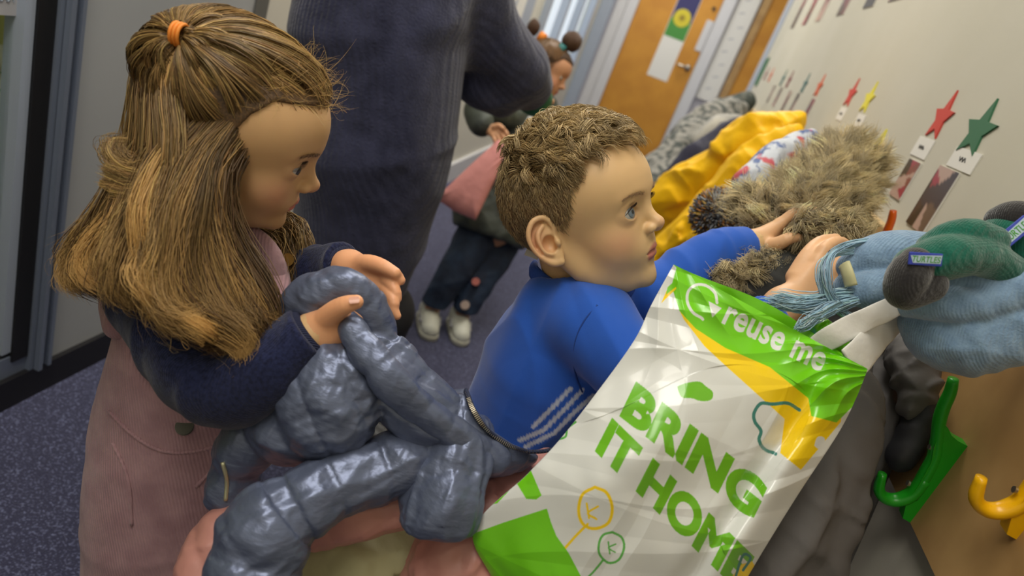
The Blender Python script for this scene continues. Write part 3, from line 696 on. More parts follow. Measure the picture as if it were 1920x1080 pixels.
lf = [ats([(1462, 420, .990), (1490, 399, .985), (1518, 393, .990), (1541, 402, 1.000)]),
      ats([(1468, 424, 1.004), (1500, 406, 1.006), (1528, 406, 1.010), (1540, 422, 1.008)]),
      ats([(1470, 434, 1.014), (1503, 425, 1.020), (1525, 432, 1.018), (1528, 446, 1.008)]),
      ats([(1470, 446, 1.020), (1496, 448, 1.028), (1512, 455, 1.022), (1512, 464, 1.012)])]
lt = ats([(1432, 462, .985), (1458, 457, .968), (1480, 447, .960), (1497, 446, .962)])
lw = (at(1410, 458, .990), .019)
ba.sdf(lambda P: smin(hand_sdf(P, lf, lt, lw), chain(P, [lw[0], at(1380, 466, .98)], [.0185, .021]), .008), np.concatenate(lf+[lt, [lw[0]]]), .028, .0012, hand_col(S(222, 176, 132)))
rf = [ats([(1532, 492, .853), (1550, 463, .858), (1574, 453, .872), (1592, 462, .886)]),
      ats([(1558, 505, .858), (1582, 478, .866), (1603, 478, .880), (1612, 492, .890)]),
      ats([(1574, 525, .862), (1600, 505, .872), (1618, 508, .886), (1620, 522, .892)]),
      ats([(1582, 548, .862), (1606, 535, .872), (1620, 540, .884), (1620, 552, .888)])]
rt = ats([(1492, 520, .858), (1515, 480, .868), (1538, 456, .880), (1566, 448, .888)])
rw = (at(1468, 575, .842), .0225)
ba.sdf(lambda P: smin(hand_sdf(P, rf, rt, rw, sc_=1.08), chain(P, [rw[0], at(1438, 606, .832)], [.0225, .023]), .01), np.concatenate(rf+[rt, [rw[0]]]), .03, .0012, hand_col(S(220, 172, 128)))
ba.build('body', M['skin'], boy)
for s_ in (1, -1):
    build_eye(BF, s_, BF.M@nrm([.93, -.16, .12]), boy, S(110, 124, 134)); face_hairs(BF, s_, boy, S(150, 120, 86), S(70, 52, 38))
# hair
def boy_hair():
    g = np.random.default_rng(21); c0 = np.array([-.012, 0, .022])
    azk = np.radians([0, 24, 42, 52, 60, 70, 80, 94, 108, 122, 140, 180]); elk = np.radians([34, 35, 36, 28, 10, -14, -20, -4, -10, -38, -52, -56])
    n = 36000; az = g.uniform(-math.pi, math.pi, n); el = np.arcsin(g.uniform(-.85, 1, n))
    lim = np.interp(np.abs(az), azk, elk)+g.normal(0, .035, n); k = el > lim; az, el, lim = az[k], el[k], lim[k]; n = len(az)
    d = sph(az, el); root = scalp_hit(d, bo); nr = (root-np.array([-.012, 0, .026]))/np.array([.0895, .0715, .0765])**2; nr /= np.linalg.norm(nr, axis=1)[:, None]
    top = 1/(1+np.exp(-(el-math.radians(37)+.18*np.cos(az))/.13))      # 1 on the long top, 0 on the clipped sides
    L = .0070+top*.027+np.clip((el-lim)/.35, 0, 1)*.003
    # combing directions: forward on top with a quiff to one side, down on the sides and back
    fw = np.stack([np.ones(n), .25*np.sin(az*3+1)+.1, -.1*np.ones(n)], 1); dn = np.stack([.28*np.ones(n), 0*az, -np.ones(n)], 1)
    comb = fw*top[:, None]+dn*(1-top)[:, None]
    nc = 1300; ca = g.uniform(-math.pi, math.pi, nc); ce = np.arcsin(g.uniform(-.85, 1, nc)); cd = sph(ca, ce); cl = np.argmax(d@cd.T, 1)
    jit = g.normal(0, 1, (nc, 3)); ph = g.uniform(0, 6.28, nc); comb = comb+jit[cl]*(.16+.45*top[:, None])
    comb = comb-nr*(comb*nr).sum(1)[:, None]; comb /= np.linalg.norm(comb, axis=1)[:, None]+1e-9
    m = 8; t = np.linspace(0, 1, m)[None, :, None]; lift = (.20+.34*top)[:, None, None]; 
    side = np.cross(nr, comb)
    P = root[:, None]-nr[:, None]*.001+comb[:, None]*(L[:, None, None]*t)+nr[:, None]*(L[:, None, None]*lift*np.sin(t*2.3)*1.1)
    wv = np.sin(t*7.0*(.7+.4*top[:, None, None])+ph[cl][:, None, None]); P = P+side[:, None]*wv*(.0030*top[:, None, None]*t)+nr[:, None]*np.cos(t*6+ph[cl][:, None, None])*(.0018*top[:, None, None]*t)
    # gather the tips of each tuft
    ctr = np.zeros((nc, m, 3)); cnt = np.bincount(cl, minlength=nc)+1e-9
    for a in range(m):
        for b in range(3): ctr[:, a, b] = np.bincount(cl, weights=P[:, a, b], minlength=nc)/cnt
    gth = (.42*top)[:, None, None]*t**1.2; P = P*(1-gth)+ctr[cl]*gth+g.normal(0, .0016, (n, 1, 3))*t
    # keep outside the skull
    tone = np.exp(g.normal(0, .22, nc))[cl]
    c = np.array(S(150, 126, 86))*tone[:, None]; li = (g.uniform(0, 1, n)**2.0*(.25+.6*top))[:, None]; c = c*(1-li)+np.array(S(226, 202, 152))*li
    c = np.clip(c*np.exp(g.normal(0, .15, n))[:, None], 0, 1)
    strand_mesh('hair', BF.w(P.reshape(-1, 3)).reshape(n, m, 3), .00030+.00022*top, M['hair'], boy, col=c, tip=.3)
    # the thin cap of roots right on the scalp
    f = lambda P: smax(skull(BF.l(P))-.0016, hairline(BF.l(P), azk, elk), .002)
    sdf_obj('hair_roots', f, box, .01, .002, mat('hair_roots_fair', S(112, 86, 56), .6, noise=(700, S(92, 70, 44), .4, .6)), boy)
def hairline(q, azk, elk):
    v = q-np.array([-.012, 0, .022], np.float32); r = np.linalg.norm(v, axis=1)+1e-9; az = np.abs(np.arctan2(v[:, 1], v[:, 0])); el = np.arcsin(np.clip(v[:, 2]/r, -1, 1))
    return ((np.interp(az, azk, elk)+.03-el)*r*.8).astype(np.float32)
boy_hair()
# sweatshirt
def proj(V):
    c = (V-CAM)@R; return np.stack([960+FPX*c[:, 0]/-c[:, 2], 540-FPX*c[:, 1]/-c[:, 2], -c[:, 2]], 1)
def seg2(p, pts):
    best = np.full(len(p), 1e9)
    for a, b in zip(pts[:-1], pts[1:]):
        a = np.array(a, float); b = np.array(b, float); ab = b-a; t = np.clip(((p[:, :2]-a)@ab)/(ab@ab), 0, 1); best = np.minimum(best, np.linalg.norm(p[:, :2]-a-t[:, None]*ab, axis=1))
    return best
NECKLINE = ats([(1000, 500, .905), (1003, 512, .862), (1030, 535, .840), (1080, 552, .832), (1130, 560, .84), (1172, 552, .86), (1184, 540, .885)])
def boy_shirt(P):
    d = chain(P, tb_[:4], [.060, .090, .086, .090], n=10)
    d = smin(d, chain(P, ats([(1040, 575, .86), (1108, 600, .825)]), [.045, .050]), .03)
    d = smin(d, chain(P, LA, [.046, .040, .034, .027], n=12), .02)
    d = smin(d, chain(P, RA, [.050, .044, .038, .034, .027], n=16), .018)
    d = d+.0022*wob(P, 55, 3)+.0060*(ridg(P, 34, 8)-.5)
    q = BF.l(P)
    d = smax(d, -chain(q, [(-.030, 0, -.05), tuple(neck_l+np.array([0, 0, -.0])), tuple(neck_l*1.05)], [.046, .046, .03]), .004)
    hem = ats([(940, 835, .94)])[0]; ax = nrm(tb_[3]-tb_[2]); d = smax(d, ((P-hem.astype(np.float32))@ax.astype(np.float32))-.006, .004)
    cf = nrm(LA[-1]-LA[-2]); d = smax(d, np.where(np.linalg.norm(P-LA[-1], axis=1) < .08, (P-at(1402, 458, .985).astype(np.float32))@cf.astype(np.float32), -1), .003)
    cf2 = nrm(RA[-1]-RA[-2]); return smax(d, np.where(np.linalg.norm(P-RA[-1], axis=1) < .08, (P-RA[-1].astype(np.float32))@cf2.astype(np.float32), -1), .003)
def shirt_col(V):
    c = np.tile(np.array(S(42, 92, 190)), (len(V), 1)); p = proj(V); near = p[:, 2] < .93
    for pl in ([(1112, 742), (1075, 775), (1040, 812), (985, 838)], [(1092, 732), (1058, 768), (1020, 806), (975, 826)], [(1070, 728), (1040, 760), (1000, 800)]):
        t = np.clip((4.6-seg2(p, pl))/1.2, 0, 1)*near*.9; c = c*(1-t[:, None])+np.array(S(205, 212, 222))*t[:, None]
    return c
M['sweat'] = mat('sweatshirt_jersey', rough=.85, attr='Col', sheen=.25, spec=.2, bump=[('noise', 1200, .25, .0006)])
bs = sdf_obj('sweatshirt', boy_shirt, np.concatenate([tb_[:4], LA, RA]), .11, .0026, M['sweat'], boy, shirt_col)
V_, F_ = tube_mesh(cr(NECKLINE, 40), .0075, 10, flat=(1.3, .7)); link_mesh('collar_rib', V_, F_, mat('collar_rib', S(36, 78, 170), .8, bump=[('wave', 220, .5, .001)]), boy)
V_, F_ = tube_mesh(cr(ats([(1110, 545, .85), (1150, 545, .855), (1172, 535, .875)]), 14), .006, 8); link_mesh('undershirt', V_, F_, mat('undershirt_teal', S(60, 150, 165), .8), boy)
b = MB(); 
lab = [at(983, 478, .875), at(1008, 487, .868), at(1012, 470, .87), at(990, 461, .878)]; b.add(lab+[p+dirw(0, 0, -1)*.001 for p in lab], [(0, 1, 2, 3), (7, 6, 5, 4), (0, 4, 5, 1), (1, 5, 6, 2), (2, 6, 7, 3), (3, 7, 4, 0)]); b.build('neck_label', M['paper'], boy)
hemc = []
axh = nrm(tb_[3]-tb_[2]); c_h = at(940, 828, .94)-axh*0; u_ = nrm(np.cross(axh, [0, 0, 1.])); v_ = np.cross(axh, u_)
# dark ribbed waistband
def band(P):
    d = chain(P, tb_[1:4], [.088, .087, .091], n=8); s = (P-at(940, 835, .94).astype(np.float32))@axh.astype(np.float32)
    return smax(smax(d-.002, s-.020, .003), -(s+.006), .003)
sdf_obj('waistband', band, tb_[2:4], .12, .0028, mat('waistband_rib', S(40, 60, 110), .8, bump=[('wave', 130, .8, .002, (1, 1, 1), (0, .5, .6))]), boy)
def on_surf(px, py, f, d0=.5, d1=1.0):
    ds = np.linspace(d0, d1, 400); P = np.array([at(px, py, d) for d in ds]).astype(np.float32); v = f(P); i = np.argmax(v < 0); return P[i].astype(float)
def seam(name, pts, r, m, parent, f, n=26, lift=.0006, d0=.5, d1=1.0):
    c = cr(np.array([[p[0], p[1]] for p in pts], float), n); W = np.array([on_surf(x, y, f, d0, d1)+dirw(0, 0, 1)*lift for x, y in c])
    for _ in range(6): W[1:-1] = (W[:-2]+2*W[1:-1]+W[2:])/4
    V, F = tube_mesh(W, r, 7); return link_mesh(name, V, F, m, parent)
seam('shoulder_seam', [(1120, 572), (1092, 606), (1076, 650), (1078, 700), (1092, 735)], .0011, mat('seam_blue', S(28, 64, 140), .9), boy, boy_shirt)
# trousers (grey, behind the bag and coat)
tr_ = ats([(940, 850, .97), (925, 960, 1.02), (900, 1180, 1.12)]); tr2 = ats([(990, 860, .93), (985, 980, .97), (970, 1180, 1.06)])
sdf_obj('trousers', lambda P: smin(chain(P, tr_, [.08, .062, .05], n=6), chain(P, tr2, [.07, .060, .05], n=6), .02)+.002*wob(P, 50, 2), np.concatenate([tr_, tr2]), .09, .005, mat('trousers_grey', S(88, 88, 96), .85), boy)
# ------------------------------------------------------------------ the girl with the half-up ponytail
GF = Frame(at(441, 247, .7225), R@np.array([.907, -.339, -.251]), R@np.array([.413, .837, .359]))
girl = empty('person', at(320, 850, .88)*np.array([1, 1, 0]), 'girl with long light brown hair in a navy jumper and dusty pink corduroy pinafore', 'person')
SKG = S(212, 170, 122)
go = dict(noear=True, mouth=.0014, noseup=.0010, open=.68)
ga = Body()
gneck = GF.l(ats([(395, 455, .79)]).astype(np.float32))[0]
def girl_head(P):
    q = GF.l(P); d = head_sdf(q, go); return smin(d, chain(q, [(-.028, 0, -.035), (-.03, 0, -.07), tuple(gneck)], [.040, .036, .038], n=6), .012)
gbox = GF.w([(a, b, c) for a in (-.11, .11) for b in (-.09, .09) for c in (-.16, .11)])
ga.sdf(girl_head, gbox, .01, .00135, lambda V: face_col(GF.l(V), SKG))
T_G = ats([(392, 450, .79), (392, 560, .81), (352, 720, .85), (332, 850, .88), (325, 990, .92), (312, 1140, .97)])
GR = ats([(290, 548, .715), (330, 628, .69), (412, 724, .668), (505, 686, .662), (592, 622, .665)])       # near arm
GL = ats([(478, 510, .87), (560, 512, .84), (655, 500, .78)])                                          # far arm
def girl_trunk(P):
    d = chain(P, T_G, [.045, .070, .075, .082, .088, .085], n=12); d = smin(d, chain(P, GR, [.034, .033, .031, .027, .021], n=14), .02)
    return smin(d, chain(P, GL, [.034, .028, .020], n=8), .02)
ga.sdf(girl_trunk, np.concatenate([T_G, GR, GL]), .1, .005, lambda V: np.tile(SKG, (len(V), 1)))
hc = hand_col(S(228, 165, 122))
# near hand: thumb on top of the fold, fingers underneath
n_f = [ats([(648, 596, .662), (676, 600, .672), (694, 612, .690), (690, 628, .700)]), ats([(648, 612, .664), (674, 620, .676), (688, 632, .692), (680, 646, .700)]),
       ats([(643, 625, .668), (664, 636, .680), (674, 646, .694), (666, 656, .700)]), ats([(634, 634, .672), (650, 646, .684), (658, 655, .694), (652, 662, .698)])]
n_t = ats([(606, 602, .656), (628, 583, .646), (648, 572, .640), (668, 566, .638)])
n_w = (at(592, 625, .667), .020)
ga.sdf(lambda P: smin(hand_sdf(P, n_f, n_t, n_w, sc_=1.02), chain(P, [n_w[0], at(572, 638, .668)], [.020, .021]), .008), np.concatenate(n_f+[n_t, [n_w[0]]]), .03, .0012, hc)
# far hand: palm up, fingers curling down over the edge
f_f = [ats([(706, 508, .760), (728, 511, .752), (744, 518, .745), (751, 526, .742)]), ats([(712, 522, .758), (730, 530, .744), (741, 546, .738), (744, 560, .738)]),
       ats([(712, 534, .756), (728, 548, .742), (738, 566, .734), (738, 580, .734)]), ats([(708, 544, .756), (722, 562, .742), (736, 578, .734), (744, 592, .734)])]
f_t = ats([(668, 498, .768), (692, 494, .752), (716, 500, .742), (740, 512, .736)])
f_w = (at(655, 501, .778), .018)
ga.sdf(lambda P: smin(hand_sdf(P, f_f, f_t, f_w, sc_=1.0), chain(P, [f_w[0], at(636, 503, .79)], [.018, .019]), .008), np.concatenate(f_f+[f_t, [f_w[0]]]), .03, .0012, hc)
ga.build('body', M['skin'], girl)
nail(girl, at(664, 562, .630), dirw(.1, .6, 1), dirw(1, .2, 0))
for s_ in (1, -1):
    build_eye(GF, s_, GF.M@nrm([.93, -.10, -.16]), girl, S(70, 66, 62)); face_hairs(GF, s_, girl, S(96, 70, 44), S(40, 28, 22))
# jumper
def girl_jumper(P):
    d = chain(P, T_G[:4], [.050, .080, .081, .080], n=10); d = smin(d, chain(P, ats([(400, 500, .80), (300, 540, .73)]), [.04, .046]), .03)
    d = smin(d, chain(P, GR, [.046, .044, .041, .036, .030], n=18), .018); d = smin(d, chain(P, GL, [.044, .036, .026], n=10), .02)
    d = d+.0018*wob(P, 60, 13)+.0058*(ridg(P, 38, 18)-.5)
    for (A, c_) in ((GR, (584, 628, .666)), (GL, (646, 501, .785))):
        ax = nrm(A[-1]-A[-2]); d = smax(d, np.where(np.linalg.norm(P-A[-1], axis=1) < .06, (P-at(*c_).astype(np.float32))@ax.astype(np.float32), -1), .003)
    q = GF.l(P); return smax(d, -chain(q, [(-.03, 0, -.045), tuple(gneck*.98)], [.042, .040]), .004)
M['navyknit'] = mat('jumper_navy_knit', S(34, 40, 72), .9, sheen=.2, spec=.12, noise=(260, S(22, 26, 52), .4, .65), bump=[('wave', 170, .22, .0012, (1, 1, 1), (.3, .2, .9)), ('noise', 500, .6, .0012)])
sdf_obj('jumper', girl_jumper, np.concatenate([T_G[:4], GR, GL]), .10, .0028, M['navyknit'], girl)
for (A, c_, r) in ((GR, (574, 634, .667), .0285), (GL, (640, 501, .79), .0245)):
    ax = nrm(A[-1]-A[-2]); p = at(*c_); V_, F_ = tube_mesh([p-ax*.016, p-ax*.006, p+ax*.006, p+ax*.010], [r, r*1.03, r*.98, r*.90], 28); link_mesh('cuff', V_, F_, mat('cuff_rib_navy', S(30, 36, 66), .9, bump=[('wave', 160, .8, .0015, (1, 1, 1), tuple(Vector(ax).to_track_quat('X', 'Z').to_euler()))]), girl)
# pinafore
ARMH = at(318, 610, .70)
def pinafore(P):
    d = chain(P, T_G[1:], [.088, .0935, .101, .104, .110], n=14)+.0026*wob(P, 32, 5)+.0036*(ridg(P, 24, 6)-.5)
    d = smin(d, chain(P, ats([(512, 500, .785), (515, 580, .77), (480, 690, .79)]), [.016, .022, .030]), .02)
    d = smax(d, -ell(P, ARMH, (.088, .082, .120), R.T@np.eye(3) if False else AX), .006)
    up = nrm(T_G[0]-T_G[2]); d = smax(d, (P-at(430, 455, .78).astype(np.float32))@up.astype(np.float32), .006); return d
AX = np.stack([dirw(1, -.25, 0), dirw(0, 0, 1), nrm(np.cross(dirw(1, -.25, 0), dirw(0, 0, 1)))], 1)
M['cord'] = mat('pinafore_corduroy', S(182, 146, 152), .92, sheen=.2, spec=.1, noise=(30, S(160, 124, 132), .35, .7), bump=[('wave', 95, .45, .0014, (1, 1, 1), (0, .35, -.3)), ('noise', 600, .4, .001)])
pf = sdf_obj('pinafore', pinafore, T_G, .13, .003, M['cord'], girl)
# straps, seams, pocket, button
def on_surf(px, py, f, d0=.5, d1=1.0):
    ds = np.linspace(d0, d1, 400); P = np.array([at(px, py, d) for d in ds]).astype(np.float32); v = f(P); i = np.argmax(v < 0); return P[i].astype(float)
def seam(name, pts, r, m, parent, f, n=26, lift=.0006):
    c = cr(np.array([[p[0], p[1]] for p in pts], float), n); W = np.array([on_surf(x, y, f)+dirw(0, 0, 1)*lift for x, y in c])
    for _ in range(6): W[1:-1] = (W[:-2]+2*W[1:-1]+W[2:])/4
    V, F = tube_mesh(W, r, 7); return link_mesh(name, V, F, m, parent)
b = MB(); bp_ = on_surf(346, 800, pinafore); bn = nrm(CAM-bp_+R@np.array([0, .1, 0])); b.tube([bp_-bn*.002, bp_+bn*.0028, bp_+bn*.0034], [.0098, .0098, .0085], 24, up=(0, 0, 1)); b.build('button', mat('button_metal', S(92, 92, 84), .35, metal=.6), girl, smooth=False)
seam('pocket_seam', [(368, 912), (400, 880), (440, 850), (470, 826)], .0022, M['cord'], girl, pinafore, lift=.0014)
seam('side_seam', [(212, 830), (236, 880), (246, 930), (248, 985)], .0020, M['cord'], girl, pinafore, lift=.0012)
0 and seam('front_seam', [(318, 770), (322, 830), (318, 870), (300, 930)], .0016, M['cord'], girl, pinafore)
seam('waist_seam', [(205, 770), (250, 815), (310, 848), (390, 842), (470, 810)], .0022, M['cord'], girl, pinafore, lift=.0014)
def strap(P):
    d1_ = chain(P, ats([(222, 610, .76), (214, 560, .80), (235, 500, .80), (290, 452, .78)]), .016, n=10)
    return d1_
sdf_obj('strap', strap, ats([(222, 610, .76), (214, 560, .80), (235, 500, .80), (290, 452, .78)]), .03, .0028, M['cord'], girl)
sdf_obj('strap', lambda P: chain(P, ats([(512, 520, .780), (505, 480, .770), (475, 445, .765), (430, 430, .76)]), [.017, .014, .012, .012], n=10), ats([(515, 500, .785), (430, 430, .76)]), .05, .0028, M['cord'], girl)
b = MB(); p = at(541, 488, .79); b.tube([p, p+dirw(0, .1, 1)*.004], .0075, 18); b.build('buckle', mat('buckle_brass', S(150, 120, 60), .35, metal=.8), girl)
# ---- hair
def L3(pts): return ats(pts)
def ghair():
    g = np.random.default_rng(31)
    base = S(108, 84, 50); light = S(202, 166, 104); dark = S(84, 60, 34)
    tie = on_surf(356, 96, lambda P: skull(GF.l(P))*1.0, .5, .9)+dirw(-.35, .75, .55)*.016
    tl = GF.l(tie[None].astype(np.float32))[0]
    c0 = np.array([-.012, 0, .022])
    # hair pulled up from the hairline and the sides to the tie
    n = 9500; az = g.uniform(-math.pi, math.pi, n*3); el = np.arcsin(g.uniform(-.35, 1, n*3))
    azk = np.radians([0, 30, 50, 64, 76, 90, 120, 180]); elk = np.radians([23, 25, 27, 20, 6, -6, -6, 0])
    k = el > np.interp(np.abs(az), azk, elk)+g.normal(0, .03, n*3); az, el = az[k][:n], el[k][:n]; n = len(az)
    d = sph(az, el); root = scalp_hit(d, go); td = nrm(tl-c0); m = 12; t = np.linspace(0, 1, m)
    nc = 150; ci = g.integers(0, n, nc); near = np.argmax(d@d[ci].T, 1); dc = d[ci][near]
    dd = d[:, None]*(1-t)[None, :, None]+td*t[None, :, None]; dd2 = dc[:, None]*(1-t)[None, :, None]+td*t[None, :, None]
    wgt = np.clip(t*2, 0, 1)[None, :, None]*.6; dd = dd*(1-wgt)+dd2*wgt+g.normal(0, .012, (n, 1, 3))*np.sin(t*3.14)[None, :, None]
    dd /= np.linalg.norm(dd, axis=2, keepdims=True)
    sag = np.sin(t*3.1416)**.8
    surf = scalp_hit(dd.reshape(-1, 3).astype(np.float32), go).reshape(n, m, 3); vv = surf-c0; vv /= np.linalg.norm(vv, axis=2, keepdims=True)
    lump = (.0055*np.sin(near*1.7)+.0075)[:, None]*sag[None]+g.uniform(.0005, .0055, n)[:, None]*np.clip(t*4, 0, 1)
    P = surf+vv*lump[..., None]; P[:, -1] = P[:, -1]*.25+tl*.75+g.normal(0, .0036, (n, 3)); P[:, -2] = P[:, -2]*.7+tl*.3
    col = hair_cols(n, base, .20, light, g); tone = np.exp(g.normal(0, .18, nc))[near]; col = np.clip(col*tone[:, None], 0, 1)
    h1 = strand_mesh('hair', GF.w(P.reshape(-1, 3)).reshape(n, m, 3), .00038, M['hair'], girl, col, tip=.9)
    # ponytail falling back and down from the tie
    TD = -float((R.T@(tie-CAM))[2])
    pts = [L3([(352, 80, TD), (322, 74, .690), (285, 96, .69), (262, 150, .70), (252, 230, .71), (238, 330, .72), (205, 420, .73)]),
           L3([(352, 80, TD), (325, 72, .680), (296, 92, .67), (278, 150, .665), (276, 240, .665), (262, 320, .665), (215, 300, .665), (206, 272, .665), (228, 268, .668)]),
           L3([(352, 82, TD), (330, 76, .676), (310, 104, .660), (300, 170, .650), (305, 250, .648), (300, 315, .648), (250, 330, .650), (215, 300, .652)]),
           L3([(352, 84, TD), (335, 84, .674), (324, 120, .655), (322, 190, .642), (332, 260, .636), (320, 330, .636), (275, 368, .640), (205, 360, .644)]),
           L3([(352, 86, TD), (338, 92, .674), (330, 150, .650), (334, 240, .640), (330, 340, .634), (322, 440, .632), (318, 540, .634), (338, 600, .636)])]
    P2 = sheet(pts, 3600, 20, .0045, .003, 1.6, 26, .0007, g)
    strand_mesh('hair', P2, .00046, M['hair'], girl, np.clip(hair_cols(3600, S(126, 100, 62), .25, light, g), 0, 1))
    # two loose loops
    for (a, nn) in (([(300, 230, .655), (312, 300, .645), (285, 325, .642), (235, 320, .645), (207, 292, .650), (212, 268, .655), (240, 266, .66)], 170), ([(330, 300, .64), (305, 345, .636), (260, 366, .638), (215, 362, .642), (188, 346, .648)], 120)):
        c = L3(a); P3 = sheet([c, c+dirw(.2, 1, .3)*.004], nn, 22, .0010, .0004, 1, 4, .0003, g); strand_mesh('hair', P3, .0005, M['hair'], girl, hair_cols(nn, S(178, 146, 92), .15, None, g))
    # long side and back hair, near side (from the temple to the nape)
    near_s = [L3([(462, 250, .662), (430, 280, .652), (402, 330, .648), (398, 395, .648), (420, 460, .652), (462, 525, .655), (486, 590, .655), (478, 645, .655)]),
              L3([(444, 240, .652), (404, 285, .642), (382, 350, .638), (384, 430, .638), (410, 505, .640), (446, 572, .640), (476, 622, .640), (438, 668, .640)]),
              L3([(436, 232, .645), (396, 290, .634), (378, 370, .628), (366, 470, .625), (380, 545, .625), (410, 602, .624), (456, 636, .626), (416, 650, .622)]),
              L3([(430, 225, .642), (375, 290, .630), (352, 380, .622), (334, 470, .617), (332, 540, .614), (356, 590, .612), (402, 618, .614), (376, 632, .612)]),
              L3([(400, 200, .645), (335, 280, .632), (308, 380, .622), (296, 460, .614), (284, 520, .610), (292, 568, .608), (330, 596, .608), (372, 584, .61)]),
              L3([(370, 175, .655), (300, 270, .642), (268, 370, .634), (246, 440, .628), (232, 495, .624), (222, 535, .622), (232, 566, .622)]),
              L3([(345, 160, .675), (278, 260, .665), (240, 360, .660), (208, 430, .655), (176, 480, .652), (178, 515, .652), (212, 528, .65)]),
              L3([(335, 150, .710), (265, 250, .705), (225, 350, .700), (190, 420, .698), (148, 470, .696), (142, 510, .695), (176, 530, .695)]),
              L3([(340, 150, .76), (275, 260, .77), (240, 360, .77), (205, 430, .77), (170, 470, .765), (155, 505, .76), (190, 545, .75)])]
    for c_ in near_s: c_[0] += dirw(.1, .8, -1.3)*.014; c_[1] += dirw(0, .1, -1)*.005
    P4 = sheet(near_s, 16000, 24, .0046, .0055, 1.3, 90, .0009, g, lenvar=.34, curl=.024)
    col = fade(hair_cols(16000, S(84, 64, 38), .24, S(150, 120, 72), g), 24, S(190, 152, 92), sheet.near, .38, g); strand_mesh('hair', P4, .00038, M['hair'], girl, col)
    # inner layer, darker hair underneath, shifted away from the viewer
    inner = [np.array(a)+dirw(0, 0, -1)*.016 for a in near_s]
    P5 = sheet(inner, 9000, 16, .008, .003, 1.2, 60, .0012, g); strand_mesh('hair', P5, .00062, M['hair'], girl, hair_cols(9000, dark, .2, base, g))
    # far side hair below the chin
    far_s = [L3([(470, 440, .80), (500, 470, .80), (512, 520, .80), (520, 560, .80)]), L3([(500, 425, .81), (535, 450, .81), (545, 500, .80), (540, 535, .80)]), L3([(530, 400, .83), (560, 425, .83), (570, 470, .82), (560, 510, .82)])]
    P6 = sheet(far_s, 1500, 14, .006, .004, 1.4, 24, .0012, g); strand_mesh('hair', P6, .0005, M['hair'], girl, hair_cols(1500, base, .2, light, g))
    # fine hairs at the forehead and crown
    nf = 300; azf = g.uniform(-1.2, .9, nf); elf = np.interp(np.abs(azf), azk, elk)+g.uniform(-.05, .5, nf); df = sph(azf, elf); rf_ = scalp_hit(df, go); tt = np.linspace(0, 1, 12)[None, :, None]
    out = df[:, None]*.5+np.array([.25, 0, .25]); cu = g.normal(size=(nf, 1, 3)); cu2 = g.normal(size=(nf, 1, 3)); Lf = g.uniform(.012, .040, (nf, 1, 1))
    P7 = rf_[:, None]+out*Lf*tt*.65+df[:, None]*.005*tt+(cu*np.sin(tt*4)+cu2*(np.cos(tt*3.5)-1))*Lf*.15; strand_mesh('loose_hair', GF.w(P7.reshape(-1, 3)).reshape(nf, 12, 3), .00013, M['hair'], girl, hair_cols(nf, light, .15, None, g))
    nf = 260; i = g.integers(0, 16000, nf); P8 = P4[i]+np.cumsum(g.normal(size=(nf, 24, 3)), 1)*.0012+dirw(-.3, 0, .4)*np.linspace(0, .012, 24)[None, :, None]; strand_mesh('loose_hair', P8, .00013, M['hair'], girl, hair_cols(nf, light, .15, None, g))
    # scalp cap under the strands
    def cap(P):
        q = GF.l(P); d_ = skull(q)-.0030; return smax(d_, hairline(q, azk, np.radians([23, 25, 26, 14, -10, -40, -52, -60])), .002)
    sdf_obj('hair_roots', cap, gbox, .01, .0022, mat('hair_roots_brown', S(98, 72, 42), .6, noise=(500, S(70, 50, 28), .4, .6)), girl)
    # hair tie
    ax = nrm(at(325, 74, TD)-at(372, 88, TD)); a_ = nrm(np.cross(ax, dirw(0, 0, 1))); b_ = np.cross(ax, a_); th = np.linspace(0, 2*math.pi, 29)[:, None]
    tb2 = MB()
    for o_ in (-.0035, .0, .0035): tb2.tube(tie+ax*o_+(a_*np.cos(th)+b_*np.sin(th))*.0100, .0018, 7, cap=False)
    tb2.build('hair_tie', mat('hair_tie_orange', S(235, 140, 50), .6), girl, smooth=True)
    c_ = at(446, 29, .72); MB().tube([c_-dirw(1, .1, 0)*.006, c_+dirw(1, .1, 0)*.006], .0035, 10).build('hair_clip', mat('hair_clip_pink', S(235, 120, 140), .4), girl, smooth=True)
ghair()
# ------------------------------------------------------------------ the silver-blue padded jacket between the two children
jk = empty('padded_jacket', at(640, 900, .70), 'shiny grey-blue padded jacket with dusty pink lining held by the girl', 'jacket')
M['puffer'] = mat('puffer_satin', S(102, 111, 136), .38, metal=.45, spec=.5, bump=[('noise', 30, .5, .005, (1, 1, 2.6)), ('ridge', 14, .5, .005, (1, 3, 1), (.3, .5, .2)), ('ridge', 34, .45, .003, (3, 1, 1), (.8, .1, .6))])
M['lining'] = mat('lining_pink_satin', S(196, 138, 128), .40, spec=.5, bump=[('noise', 14, .5, .006), ('ridge', 11, .30, .005)])
def puff(P, pts, rad, pitch, seed, amp=.0034, cre=.0024, n=16, flat=None):
    W = ats(pts); L = np.linalg.norm(np.diff(cr(W, 30), axis=0), axis=1).sum()
    d, s = chain(P, W, rad, n=n, want=True)
    ax = nrm(W[-1]-W[0])
    d = d-amp*(np.abs(np.sin(np.pi*s*L/pitch))**.55-.55)
    A = np.array([nrm(np.cross(ax, [0, 0, 1.])), ax]); st = P-(P@ax.astype(np.float32))[:, None]*ax.astype(np.float32)*.72
    seamy = 1-np.abs(np.sin(np.pi*s*L/pitch))**.6
    return d+cre*(ridg(st, 75, seed, 3)-.45)+cre*.55*(ridg(st, 190, seed+50, 2)-.4)*(.25+seamy)+.0038*(.4-ridg(P, 52, seed+7, 2))+.0012*wob(P, 130, seed)
